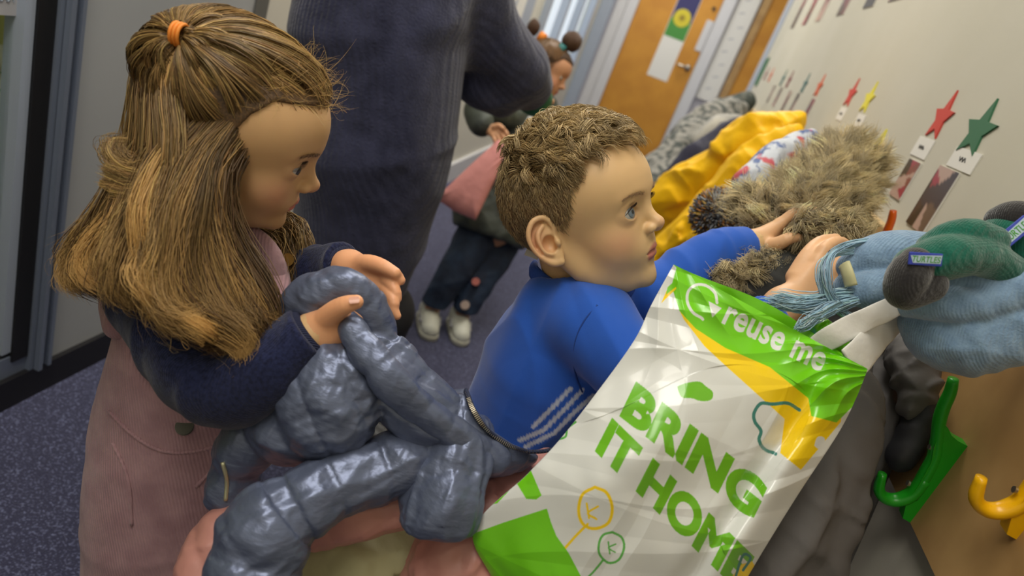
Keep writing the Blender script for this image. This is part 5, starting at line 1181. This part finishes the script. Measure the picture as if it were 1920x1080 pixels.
M['greycoat'] = mat('coat_grey_tweed', S(150, 148, 142), .85, noise=(30, S(70, 76, 74), .45, .6), bump=[('noise', 14, .6, .012)])
coat_obj('wool_coat', 'mottled grey coat on the far hooks beyond the yellow one', 'coat', [([(1390, 205, 4.3), (1350, 226, 4.1), (1310, 262, 3.9), (1262, 316, 3.7), (1226, 360, 3.5)], [.05, .11, .12, .13, .12]), ([(1330, 210, 4.0), (1270, 270, 3.8), (1240, 320, 3.6)], [.04, .06, .06])], M['greycoat'], 9, .012, .03, 12, group='coats on the far hooks')
M['palecoat'] = mat('coat_pale', S(200, 196, 184), .8, noise=(9, S(150, 150, 150), .4, .6))
coat_obj('hooded_coat', 'pale cream garment on the farthest hooks', 'coat', [([(1378, 234, 3.4), (1350, 244, 3.4), (1326, 262, 3.4)], [.05, .07, .06])], M['palecoat'], 12, .012, .02, 14, group='coats on the far hooks')
coat_obj('dark_jacket', 'dark grey-green jacket highest among the far coats', 'coat', [([(1400, 190, 4.4), (1372, 204, 4.4), (1345, 214, 4.3), (1312, 220, 4.2)], [.045, .075, .07, .05])], mat('coat_darkgreen', S(66, 74, 70), .8, noise=(9, S(120, 120, 112), .5, .6)), 13, .012, .02, 14, group='coats on the far hooks')
M['floral'] = mat('coat_floral', S(206, 212, 222), .7, noise=(38, S(90, 110, 160), .52, .6), bump=[('noise', 30, .5, .004)])
nt = M['floral'].node_tree; 
co_, _f = coat_obj('patterned_coat', 'white coat with blue and red pattern between the yellow coat and the fur hood', 'coat', [([(1522, 258, 1.66), (1476, 282, 1.60), (1436, 310, 1.55), (1400, 344, 1.50)], [.016, .024, .028, .026])], M['floral'], 14, .0055, .010, 26)
fl = nt.nodes.new('ShaderNodeTexNoise'); fl.inputs['Scale'].default_value = 22; tc_ = nt.nodes.new('ShaderNodeTexCoord'); nt.links.new(tc_.outputs['Object'], fl.inputs['Vector']); mr_ = nt.nodes.new('ShaderNodeMapRange'); mr_.inputs[1].default_value = .60; mr_.inputs[2].default_value = .66; nt.links.new(fl.outputs['Fac'], mr_.inputs[0]); mx_ = nt.nodes.new('ShaderNodeMix'); mx_.data_type = 'RGBA'; b_ = nt.nodes['Principled BSDF']; old = b_.inputs['Base Color'].links[0].from_socket; nt.links.new(old, mx_.inputs[6]); mx_.inputs[7].default_value = (*S(200, 90, 100), 1); nt.links.new(mr_.outputs[0], mx_.inputs[0]); nt.links.new(mx_.outputs[2], b_.inputs['Base Color'])
# fur-hooded coat being lifted by the boy
fc = empty('fur_hooded_coat', onx(1560, 560, .34)*np.array([1, 1, 1])-np.array([0, 0, .25]), 'charcoal coat with a big shaggy beige fur hood in the boy\'s hands', 'coat')
M['charcoat'] = mat('coat_charcoal', S(58, 60, 58), .8, noise=(20, S(44, 45, 46), .4, .6), bump=[('noise', 30, .5, .005)])
def cc(P):
    d = chain(P, ats([(1540, 440, 1.08), (1480, 500, 1.04), (1420, 545, 1.00), (1360, 570, .98)]), [.06, .055, .060, .05], n=10); d = smin(d, chain(P, ats([(1560, 520, 1.06), (1540, 640, 1.02), (1500, 760, 1.0)]), [.06, .07, .08], n=8), .03)
    d = smin(d, chain(P, ats([(1400, 440, 1.14), (1440, 440, 1.10), (1500, 430, 1.10)]), [.022, .03, .04], n=8), .03)
    return d+.010*(ridg(P, 30, 4, 3)-.5)
sdf_obj('coat_body', cc, ats([(1360, 440, 1.1), (1560, 760, .98), (1340, 600, .98)]), .08, .005, M['charcoat'], fc, slack=.01)
FURP = ats([(1452, 440, 1.12), (1492, 404, 1.13), (1530, 366, 1.16), (1568, 334, 1.20), (1600, 316, 1.24)])
FURQ = ats([(1480, 438, 1.10), (1528, 400, 1.10), (1545, 390, 1.13), (1562, 370, 1.17)])
def furbase(P): return smin(chain(P, FURP, [.028, .038, .042, .038, .028], n=12), chain(P, FURQ, [.028, .038, .038, .030], n=10), .02)
sdf_obj('fur_backing', furbase, np.concatenate([FURP, FURQ]), .08, .006, mat('fur_backing', S(96, 86, 62), .9), fc)
def fur(parent, curve_pts, rad, n, L, flow, seed, cols=(S(132, 116, 80), S(226, 208, 160)), name='fur', r=.00040, nc=None, droop=(0, 0, 0), m=11, facing=True, gather=.55, clip=None):
    g = np.random.default_rng(seed); C_ = np.array(curve_pts, float); q = cr(np.column_stack([C_, rad]), 60); nc = nc or n//16
    def roots(k):
        i = g.uniform(0, 59, k); i0 = np.minimum(i.astype(int), 58); fr = (i-i0)[:, None]; p = q[i0]*(1-fr)+q[i0+1]*fr; T = q[i0+1, :3]-q[i0, :3]; T /= np.linalg.norm(T, axis=1)[:, None]
        d = g.normal(size=(k, 3)); d -= T*(d*T).sum(1)[:, None]*.7; d /= np.linalg.norm(d, axis=1)[:, None]
        if facing: v = nrm(R@np.array([0, 0, 1.])); back = (d@v) < -.25; d[back] -= 2*(d[back]@v)[:, None]*v
        return p[:, :3]+d*p[:, 3:]*.92, d, T
    cp, cd, cT = roots(nc); p, d, T = roots(n); near = np.empty(n, int)
    for s in range(0, n, 2000): near[s:s+2000] = np.argmin(((p[s:s+2000, None]-cp[None])**2).sum(2), 1)
    fl = np.array(flow, float); rnd = g.normal(size=(nc, 3))*.55
    dr = d+fl[None]*1.0+rnd[near]; dr /= np.linalg.norm(dr, axis=1)[:, None]; t = np.linspace(0, 1, m)[None, :, None]
    Ls = L*g.uniform(.6, 1.15, nc)[near]*g.uniform(.75, 1.05, n); bend = np.cross(dr, g.normal(size=(nc, 3))[near]); bend /= np.linalg.norm(bend, axis=1)[:, None]
    P = p[:, None]+dr[:, None]*Ls[:, None, None]*t+bend[:, None]*Ls[:, None, None]*.42*t**2+np.sin(t*5+near[:, None, None]*1.7)*bend[:, None]*.0035*t+np.array(droop)*L*t**2+d[:, None]*.006*np.sin(t*3)
    ctr = np.zeros((nc, m, 3)); cnt = np.bincount(near, minlength=nc)+1e-9
    for a in range(m):
        for b in range(3): ctr[:, a, b] = np.bincount(near, weights=P[:, a, b], minlength=nc)/cnt
    P = P*(1-gather*t**1.3)+ctr[near]*gather*t**1.3+g.normal(0, .0026, (n, 1, 3))*t
    c = hair_cols(n, cols[0], .16, None, g); c = fade(c, m, cols[1], near, .30, g, 1.0, .85)
    strand_mesh(name, P, r, M['fringe'], parent, c, tip=.3)
up_fl = dirw(.35, .55, .1)
fur(fc, FURP, [.024, .032, .036, .034, .024], 19000, .060, up_fl*.75, 1)
fur(fc, FURQ, [.026, .036, .036, .028], 12000, .054, dirw(.35, .1, .3)*.8, 2)
fur(fc, ats([(1400, 420, 1.08), (1440, 400, 1.10)]), [.02, .03], 2600, .05, dirw(-.5, .3, .3), 3)
# the tuft inside his hands and the trim trailing below the wrist
TUFT = ats([(1490, 430, .975), (1530, 424, .965), (1570, 430, .955), (1585, 446, .945)])
sdf_obj('fur_backing', lambda P: chain(P, TUFT, [.012, .019, .018, .012], n=8), TUFT, .03, .004, mat('fur_backing_b', S(110, 98, 70), .9), fc)
fur(fc, TUFT, [.012, .019, .018, .012], 3600, .030, dirw(.55, -.45, .3), 4, nc=220)
TRIM = ats([(1475, 478, 1.00), (1430, 492, .975), (1385, 508, .955), (1345, 524, .945)])
fur(fc, TRIM, [.006, .010, .010, .006], 3400, .030, dirw(-.9, -.35, .3), 5, nc=220)
# bobble hat
pc = onx(1345, 404, .165); bh = empty('bobble_hat', pc-np.array([0, 0, .05]), 'mustard and navy speckled knitted bobble of a hat beside the yellow coat', 'hat')
g_ = np.random.default_rng(5); n_ = 2600; d_ = g_.normal(size=(n_, 3)); d_ /= np.linalg.norm(d_, axis=1)[:, None]; rr_ = np.linalg.norm(pc-CAM)*50/FPX
t_ = np.linspace(.35, 1, 5)[None, :, None]; P_ = pc+d_[:, None]*rr_*t_*g_.uniform(.85, 1.05, (n_, 1, 1))+g_.normal(0, .0012, (n_, 5, 3)); pal = np.array([S(214, 172, 60), S(60, 62, 78), S(150, 156, 164), S(204, 136, 50), S(84, 70, 56), S(176, 180, 184)])
strand_mesh('bobble', P_, .0016, M['fringe'], bh, pal[g_.integers(0, 6, n_)], tip=.8)
V_, F_ = tube_mesh(cr([pc-np.array([0, 0, .004])+dirw(.4, -.6, -.3)*rr_*k for k in (.3, 1.0, 1.6, 2.0)], 12), [rr_*.55, rr_*.8, rr_*1.0, rr_*1.05][0]*np.linspace(.9, 1.7, 12), 24); link_mesh('hat_crown', V_, F_, M['charwool'], bh)
# grey coats hanging below and behind the bag
M['slate'] = mat('coat_slate', S(104, 101, 100), .62, spec=.35, noise=(6, S(86, 84, 82), .35, .7), bump=[('noise', 12, .5, .01), ('ridge', 9, .45, .008, (1, 1, .4))])
sl = empty('rain_jacket', onx(1600, 1000, .40)*np.array([1, 1, .8]), 'slate grey jacket hanging behind the carrier bag on the hook board', 'jacket')
def slate_f(P):
    W1 = fxat([(1680, 640, .44), (1656, 700, .435), (1628, 800, .43), (1574, 900, .425), (1510, 1020, .42), (1430, 1160, .41)]); W2 = fxat([(1600, 700, .36), (1560, 820, .34), (1500, 960, .33), (1420, 1120, .32)])
    d = smin(chain(P, W1, [.024, .036, .046, .046, .050, .064], n=12), chain(P, W2, [.03, .045, .06, .07], n=10), .03); ax = nrm(W1[-1]-W1[0]).astype(np.float32); st = P-(P@ax)[:, None]*ax*.75
    return smax(d+.020*(ridg(st, 38, 6, 3)-.5)+.005*(ridg(P, 60, 9, 2)-.5), P[:, 0]-(WX-.026), .004)
sdf_obj('jacket_front', slate_f, fxat([(1690, 640, .43), (1600, 700, .36), (1450, 1160, .35), (1420, 1120, .32)]), .10, .0045, M['slate'], sl, slack=.014)
seamp = [(1545, 886), (1580, 900), (1600, 906)]
sdf_obj('hood', lambda P: smax(chain(P, fxat([(1700, 655, .42), (1716, 700, .43), (1712, 760, .44)]), [.026, .030, .018], n=6)+.010*(ridg(P, 60, 11, 3)-.5), P[:, 0]-(WX-.026), .003), fxat([(1700, 655, .42), (1712, 760, .44)]), .05, .003, M['slate'], sl, slack=.008)
dk, _ = coat_obj('dark_coat', 'very dark coat glimpsed between the carrier bag and the light blue scarf', 'coat', [([(1660, 600, .40), (1580, 600, .37), (1500, 620, .34)], [.045, .05, .06]), ([(1735, 700, .445), (1725, 760, .45), (1690, 860, .45)], [.014, .018, .016])], mat('coat_black', S(40, 40, 44), .6), 17, .005, .008, 30)
b = MB(); c_ = fxat([(1735, 655, .44), (1732, 690, .44), (1716, 712, .435)]); b.tube(cr(c_, 12), .009, 8); tag(b.build('strap_loop', mat('strap_blue', S(40, 60, 130), .6), smooth=True), 'small dark blue strap below the scarf beside the board', 'strap')
b = MB(); b.tube(cr(ats([(1410, 578, .80), (1440, 590, .79), (1480, 612, .785)]), 12), .008, 8); tag(b.build('lanyard', mat('strap_maroon', S(110, 50, 60), .6), smooth=True), 'thin maroon strap peeping out under the blue fringe', 'strap')
# ------------------------------------------------------------------ the woman in the navy knitted dress
wo = empty('person', at(650, 560, 1.66)*np.array([1, 1, 0]), 'woman', 'person')
wo['label'] = 'woman in a long dark navy knit dress, head out of the picture'
TW = ats([(740, -190, 1.40), (725, -40, 1.42), (718, 120, 1.46), (700, 270, 1.52), (672, 420, 1.60), (655, 560, 1.68)])
AW = ats([(850, -90, 1.48), (895, 30, 1.54), (960, 120, 1.66), (1000, 178, 1.80)]); AW2 = ats([(700, -60, 1.34), (630, 72, 1.38), (618, 165, 1.42), (600, 260, 1.46)])
hipz = TW[-1]
wb = Body()
HW = Frame(at(800, -330, 1.44), R@nrm([.75, -.55, -.3]), R@nrm([.45, .8, .3]), 1.12)
wb.sdf(lambda P: smin(head_sdf(HW.l(P), {})*1.12, chain(P, [HW.w1((-.03, 0, -.04)), (TW[0])], [.05, .06]), .02), HW.w([(a, b, c) for a in (-.11, .11) for b in (-.09, .09) for c in (-.12, .11)]), .04, .005, lambda V: np.tile(S(205, 160, 128), (len(V), 1)))
def wtrunk(P):
    d = chain(P, TW, [.09, .13, .13, .12, .11, .10], n=8); d = smin(d, chain(P, AW, [.05, .045, .038, .028], n=8), .02)
    for dx in (-.08, .08): a = hipz+np.array([dx, 0, 0]); d = smin(d, chain(P, [a, np.array([a[0], a[1]+.03, .25]), np.array([a[0], a[1], .06])], [.075, .05, .035], n=6), .03)
    return d
wb.sdf(wtrunk, np.concatenate([TW, AW, [hipz*np.array([1, 1, 0])]]), .16, .012, lambda V: np.tile(S(205, 160, 128), (len(V), 1)), .01)
whf = [ats([(1018, 196, 1.86), (1026, 206, 1.87), (1034, 210, 1.88), (1040, 208, 1.88)]), ats([(1014, 202, 1.87), (1022, 214, 1.88), (1030, 219, 1.89), (1036, 218, 1.89)]), ats([(1008, 206, 1.88), (1014, 218, 1.89), (1021, 224, 1.9), (1027, 225, 1.9)]), ats([(1002, 208, 1.89), (1006, 220, 1.9), (1011, 226, 1.9), (1016, 228, 1.9)])]
wb.sdf(lambda P: hand_sdf(P, whf, ats([(1012, 186, 1.85), (1024, 184, 1.86), (1034, 190, 1.87)]), (at(998, 180, 1.82), .026), sc_=1.3), np.concatenate(whf), .05, .003, lambda V: np.tile(S(205, 160, 128), (len(V), 1)))
wb.build('body', M['skin'], wo)
M['navydress'] = mat('dress_navy_knit', S(62, 64, 88), .92, sheen=.25, spec=.12, noise=(26, S(44, 46, 66), .3, .7), bump=[('wave', 34, .45, .0022, (1, 1, .35), (0, .6, .5)), ('noise', 200, .8, .003), ('ridge', 20, .5, .006, (1, 1, .4))])
def dress(P):
    d = chain(P, TW[:5], [.165, .185, .172, .165, .150], n=12)
    d = smin(d, chain(P, [TW[4], ats([(648, 540, 1.66)])[0]], [.150, .135]), .02)
    d = smin(d, chain(P, ats([(800, -60, 1.46), (868, -20, 1.50)]), [.12, .095]), .04)
    d = smin(d, chain(P, AW, [.095, .090, .078, .060], n=10), .05)
    d = smin(d, chain(P, ats([(940, 190, 1.72), (900, 150, 1.66)]), [.045, .06]), .03)
    d = smin(d, chain(P, AW2, [.075, .070, .060, .050], n=8), .04)
    ax = nrm(AW[-1]-AW[-2]).astype(np.float32); d = smax(d, np.where(np.linalg.norm(P-AW[-1].astype(np.float32), axis=1) < .14, (P-at(992, 170, 1.785).astype(np.float32))@ax, -1), .004)
    d = smax(d, (P-ats([(655, 560, 1.68)])[0].astype(np.float32))@dirw(-.2, -1, 0).astype(np.float32), .01)
    return d+.006*wob(P, 16, 4)+.020*(ridg(P, 11, 6, 2)-.5)
sdf_obj('knitted_dress', dress, np.concatenate([TW, AW, AW2]), .2, .008, M['navydress'], wo, slack=.012)
c_ = at(1004, 186, 1.81); ax = nrm(AW[-1]-AW[-2]); V_, F_ = tube_mesh([c_-ax*.03, c_-ax*.012, c_+ax*.012, c_+ax*.016], [.050, .048, .044, .036], 24); link_mesh('green_cuff', V_, F_, mat('cuff_green', S(36, 110, 76), .7), wo)
for dx in (-.08, .08):
    a = hipz+np.array([dx, 0, 0]); sdf_obj('legging', lambda P: chain(P, [a, np.array([a[0], a[1]+.03, .25]), np.array([a[0], a[1], .08])], [.088, .062, .046], n=8), [a, np.array([a[0], a[1], .05])], .11, .009, mat('leggings_black', S(26, 26, 30), .8), wo)
    sdf_obj('shoe', lambda P: smax(chain(P, [np.array([a[0]-.04, a[1], .045]), np.array([a[0]+.05, a[1]-.01, .04]), np.array([a[0]+.13, a[1]-.02, .032])], [.042, .040, .034], n=6), -P[:, 2], .003), [np.array([a[0]-.04, a[1], .045]), np.array([a[0]+.13, a[1]-.02, .032])], .07, .006, mat('shoe_black', S(22, 22, 24), .4), wo)
# hair of the woman, above the frame
sdf_obj('hair', lambda P: smax(ell(HW.l(P), (-.022, 0, .032), (.100, .082, .086))*1.12, -(ell(HW.l(P), (.065, 0, -.03), (.06, .075, .085))), .01), HW.w([(a, b, c) for a in (-.13, .11) for b in (-.1, .1) for c in (-.12, .13)]), .02, .006, mat('hair_brown_bob', S(70, 50, 36), .5), wo)
# ------------------------------------------------------------------ the small girl in the background
sg = empty('person', onx(830, 618, -.42)*0+at(832, 612, 2.47)*np.array([1, 1, 0]), 'small girl with two hair buns in a dark green coat, jeans and white trainers', 'person')
HS = Frame(at(1022, 132, 2.50), R@nrm([.80, -.45, .10]), R@nrm([.42, .88, .10]), .98)
TS = ats([(1006, 205, 2.50), (985, 275, 2.50), (955, 360, 2.50), (925, 430, 2.50)])
HIPR = at(890, 450, 2.48); HIPL = at(935, 462, 2.56); fa = at(800, 606, 2.47); fbb = at(858, 612, 2.51); fa[2] = .0; fbb[2] = .0
kneeR = at(846, 520, 2.44); kneeL = at(895, 535, 2.50)
sbd = Body(); SKS = S(196, 146, 112)
sbd.sdf(lambda P: smin(head_sdf(HS.l(P), {})*.98, chain(P, [HS.w1((-.03, 0, -.04)), TS[0]], [.038, .036]), .015), HS.w([(a, b, c) for a in (-.11, .11) for b in (-.09, .09) for c in (-.13, .11)]), .02, .0032, lambda V: face_col(HS.l(V), SKS))
AS = ats([(960, 215, 2.42), (900, 205, 2.34), (905, 235, 2.30), (932, 246, 2.28)])
def strunk(P):
    d = chain(P, TS, [.05, .07, .07, .07], n=8); d = smin(d, chain(P, AS, [.03, .028, .024, .018], n=8), .02)
    d = smin(d, chain(P, [HIPR, kneeR, fa+[0, 0, .06]], [.05, .038, .026], n=6), .02); return smin(d, chain(P, [HIPL, kneeL, fbb+[0, 0, .06]], [.05, .038, .026], n=6), .02)
sbd.sdf(strunk, np.concatenate([TS, AS, [fa, fbb]]), .1, .008, lambda V: np.tile(SKS, (len(V), 1)), .008)
shf = [ats([(940, 240, 2.26), (948, 247, 2.25), (952, 254, 2.25), (950, 259, 2.26)]), ats([(936, 247, 2.26), (943, 255, 2.25), (946, 262, 2.25), (943, 267, 2.26)]), ats([(930, 252, 2.26), (936, 261, 2.25), (938, 268, 2.25), (934, 271, 2.26)]), ats([(924, 254, 2.26), (928, 264, 2.25), (929, 269, 2.26), (926, 272, 2.26)])]
sbd.sdf(lambda P: hand_sdf(P, shf, ats([(928, 238, 2.26), (936, 236, 2.25), (944, 241, 2.24)]), (at(918, 244, 2.29), .018), sc_=.95), np.concatenate(shf), .03, .0022, lambda V: np.tile(S(214, 160, 120), (len(V), 1)))
sbd.build('body', M['skin'], sg)
for s_ in (1, -1): build_eye(HS, s_, HS.M@nrm([1, 0, -.2]), sg, S(60, 44, 34))
g_ = np.random.default_rng(12); n_ = 5200; az_ = g_.uniform(-math.pi, math.pi, n_); el_ = np.arcsin(g_.uniform(-.7, 1, n_)); k_ = el_ > np.interp(np.abs(az_), np.radians([0, 40, 70, 100, 180]), np.radians([19, 20, -12, -40, -52])); az_, el_ = az_[k_], el_[k_]; n_ = len(az_)
dd_ = sph(az_, el_); rt_ = scalp_hit(dd_, {}); sd_ = np.sign(np.sin(az_)); bun = np.stack([np.full(n_, -.02), sd_*.062, np.full(n_, .085)], 1); t_ = np.linspace(0, 1, 8)[None, :, None]
low = (el_ < math.radians(4)); P_ = rt_[:, None]*(1-t_)+bun[:, None]*t_; v_ = P_-np.array([-.012, 0, .026]); r_ = np.linalg.norm(v_, axis=2, keepdims=True); P_ = np.array([-.012, 0, .026])+v_/r_*np.maximum(r_, .088)
hang = rt_[:, None]*1.06+np.array([-.012, 0, -.10])*t_+g_.normal(0, .004, (n_, 1, 3))*t_; P_ = np.where(low[:, None, None], hang, P_)
strand_mesh('hair', HS.w(P_.reshape(-1, 3)).reshape(n_, 8, 3), .0011, M['hair'], sg, hair_cols(n_, S(92, 66, 42), .25, S(130, 100, 66), g_))
sdf_obj('hair_roots', lambda P: smax(skull(HS.l(P))-.004, hairline(HS.l(P), np.radians([0, 40, 70, 100, 180]), np.radians([19, 20, -12, -40, -52])), .004), HS.w([(a, b, c) for a in (-.11, .11) for b in (-.09, .09) for c in (-.13, .11)]), .02, .004, mat('hair_roots_dark', S(70, 50, 34), .7), sg)
for (x, y, d, r, el3) in ((1072, 78, 2.47, .036, 1), (1000, 52, 2.50, .022, 0)):
    c_ = at(x, y, d); sdf_obj('hair_bun', lambda P: ell(P, c_, (r, r, r*(1.0 if el3 else 1.5)))+.004*(ridg(P, 90, 3, 2)-.5), [c_], r*1.8, .0028, mat('hair_bun', S(76, 52, 36), .55, bump=[('wave', 120, .5, .002)]), sg)
for (x, y, d, m_) in ((1016, 70, 2.46, mat('bobble_orange', S(225, 130, 40), .6)), (1052, 92, 2.45, mat('bobble_teal', S(40, 110, 110), .6))): MB().tube([at(x-5, y-4, d), at(x+5, y+4, d)], .018, 14).build('hair_bobble', m_, sg, smooth=True)
M['olivecoat'] = mat('coat_dark_green', S(70, 78, 70), .6, noise=(10, S(54, 60, 56), .35, .65), bump=[('noise', 30, .6, .008)])
def scoat(P):
    d = chain(P, TS, [.075, .098, .108, .118], n=8); d = smin(d, chain(P, AS[:3], [.05, .048, .042], n=6), .02); d = smin(d, chain(P, ats([(950, 420, 2.52), (885, 405, 2.44)]), [.10, .07]), .04)
    d = smax(d, (P-at(905, 440, 2.48).astype(np.float32))@dirw(-.35, -1, 0).astype(np.float32), .01)
    d = smax(d, -ell(P, at(1018, 232, 2.38), (.055, .05, .08), AXJ), .01)
    return d+.010*(ridg(P, 26, 5, 3)-.5)
sdf_obj('coat', scoat, np.concatenate([TS, AS]), .14, .006, M['olivecoat'], sg, slack=.01)
sdf_obj('white_top', lambda P: chain(P, ats([(1004, 205, 2.48), (1000, 260, 2.46), (985, 330, 2.47)]), [.055, .065, .07], n=6)+.003*wob(P, 40, 3), ats([(1004, 205, 2.48), (985, 330, 2.47)]), .09, .006, mat('top_white', S(205, 204, 200), .8), sg)
M['jeans'] = mat('jeans_denim', S(40, 58, 84), .8, noise=(14, S(30, 42, 64), .4, .6), bump=[('noise', 60, .5, .004)])
sdf_obj('jeans', lambda P: smax(smin(chain(P, [HIPR, kneeR, fa+[0, 0, .075]], [.075, .056, .044], n=8), chain(P, [HIPL, kneeL, fbb+[0, 0, .075]], [.075, .056, .044], n=8), .008)+.006*(ridg(P, 40, 7, 3)-.5), .085-P[:, 2], .003), [HIPR, HIPL, fa, fbb], .11, .005, M['jeans'], sg, slack=.008)
for i_, (p_, q_) in enumerate(((at(872, 572, 2.42), .016), (at(892, 528, 2.42), .014))):
    pp = p_; 
    b = MB(); b.tube([pp+dirw(0, 0, 1)*.01, pp-dirw(0, 0, 1)*.02], q_, 10); b.build('embroidered_flower', mat('flower_pink' if i_ else 'flower_pale', S(200, 120, 110) if i_ else S(190, 170, 160), .8), sg)
for p_ in (fa, fbb):
    fwd = dirw(-.10, -.95, .4); fwd[2] = 0; fwd = nrm(fwd); sd = np.array([fwd[1], -fwd[0], 0]); o_ = p_.copy()
    up = lambda P: smax(smin(chain(P, [o_-fwd*.035+[0, 0, .040], o_+fwd*.03+[0, 0, .038], o_+fwd*.085+[0, 0, .028]], [.034, .035, .031], n=8), chain(P, [o_-fwd*.03+[0, 0, .06], o_-fwd*.035+[0, 0, .09]], [.032, .031]), .02), .014-P[:, 2], .003)
    s1 = sdf_obj('trainer', up, [o_-fwd*.06, o_+fwd*.12, o_+np.array([0, 0, .1])], .05, .003, mat('trainer_white', S(214, 216, 204), .55), sg)
    sdf_obj('sole', lambda P: smax(smax(chain(P, [o_-fwd*.035+[0, 0, .012], o_+fwd*.03+[0, 0, .012], o_+fwd*.085+[0, 0, .012]], [.038, .0385, .035], n=6), P[:, 2]-.020, .003), -P[:, 2], .002), [o_-fwd*.06, o_+fwd*.12], .05, .003, mat('sole_offwhite', S(190, 190, 176), .6), s1)
    lc = MB(); 
    for k in range(4):
        m1 = o_+fwd*(.005+k*.018)+np.array([0, 0, .080-k*.0065]); lc.tube(cr([m1+sd*.022-[0, 0, .014], m1, m1-sd*.022-[0, 0, .014]], 8), .0028, 6)
    lc.build('laces', M['papergrey'], s1, smooth=True)
    sk = MB(); sk.tube(cr([o_+sd*.036+fwd*.0+[0, 0, .03], o_+sd*.037+fwd*.02+[0, 0, .05], o_+sd*.036+fwd*.04+[0, 0, .03], o_+sd*.034+fwd*.06+[0, 0, .045]], 12), .0035, 6); sk.build('side_stripe', M['papergrey'], s1, smooth=True); sk = MB(); sk.tube(cr([o_-sd*.036+fwd*.0+[0, 0, .03], o_-sd*.037+fwd*.02+[0, 0, .05], o_-sd*.036+fwd*.04+[0, 0, .03], o_-sd*.034+fwd*.06+[0, 0, .045]], 12), .0035, 6); sk.build('side_stripe', M['papergrey'], s1, smooth=True)
# the pink cloth bag she holds: a gathered triangle of fabric
pk = [(934, 262), (956, 266), (928, 338), (892, 413), (852, 396), (817, 372), (874, 318)]
b = MB(); v_ = dirw(.1, .2, 1); n_r = 16; V = []
PK = np.array(pk, float); PKr = np.concatenate([PK, PK[:1]]); S_ = np.concatenate([[0], np.cumsum(np.linalg.norm(np.diff(PKr, axis=0), axis=1))]); u_ = np.linspace(0, S_[-1], 96, endpoint=False); OUT = np.stack([np.interp(u_, S_, PKr[:, k]) for k in (0, 1)], 1); cen = np.array([882, 352.])
rings = [(1.0, .0), (.97, .010), (.85, .019), (.6, .025), (.3, .026)]
for side_ in (1, -1):
    for r_, z_ in (rings if side_ == 1 else rings[1:]):
        for q_ in OUT:
            x, y = cen+(q_-cen)*r_; a_ = math.atan2(y-262, x-940); V.append(at(x, y, 2.245)+v_*side_*(z_*(.45+.55*min(1, (y-250)/90))+.004*math.sin(a_*34)*max(0, r_-.5)*2))
n_o = len(OUT); F = []; nR = len(rings)
def ridx(side_, k, j): return (k*n_o+j % n_o) if side_ == 1 else (j % n_o if k == 0 else (nR+k-1)*n_o+j % n_o)
for side_ in (1, -1):
    for k in range(nR-1):
        for j in range(n_o): f_ = (ridx(side_, k, j), ridx(side_, k, j+1), ridx(side_, k+1, j+1), ridx(side_, k+1, j)); F.append(f_ if side_ == -1 else f_[::-1])
    F.append(tuple(ridx(side_, nR-1, j) for j in (range(n_o) if side_ == -1 else range(n_o-1, -1, -1))))
cbag = link_mesh('cloth_bag', np.array(V), F, mat('cloth_pink', S(222, 150, 146), .8, bump=[('noise', 30, .5, .006)]))
tag(cbag, 'dusty pink cloth bag hanging from the small girl\'s hand', 'bag')
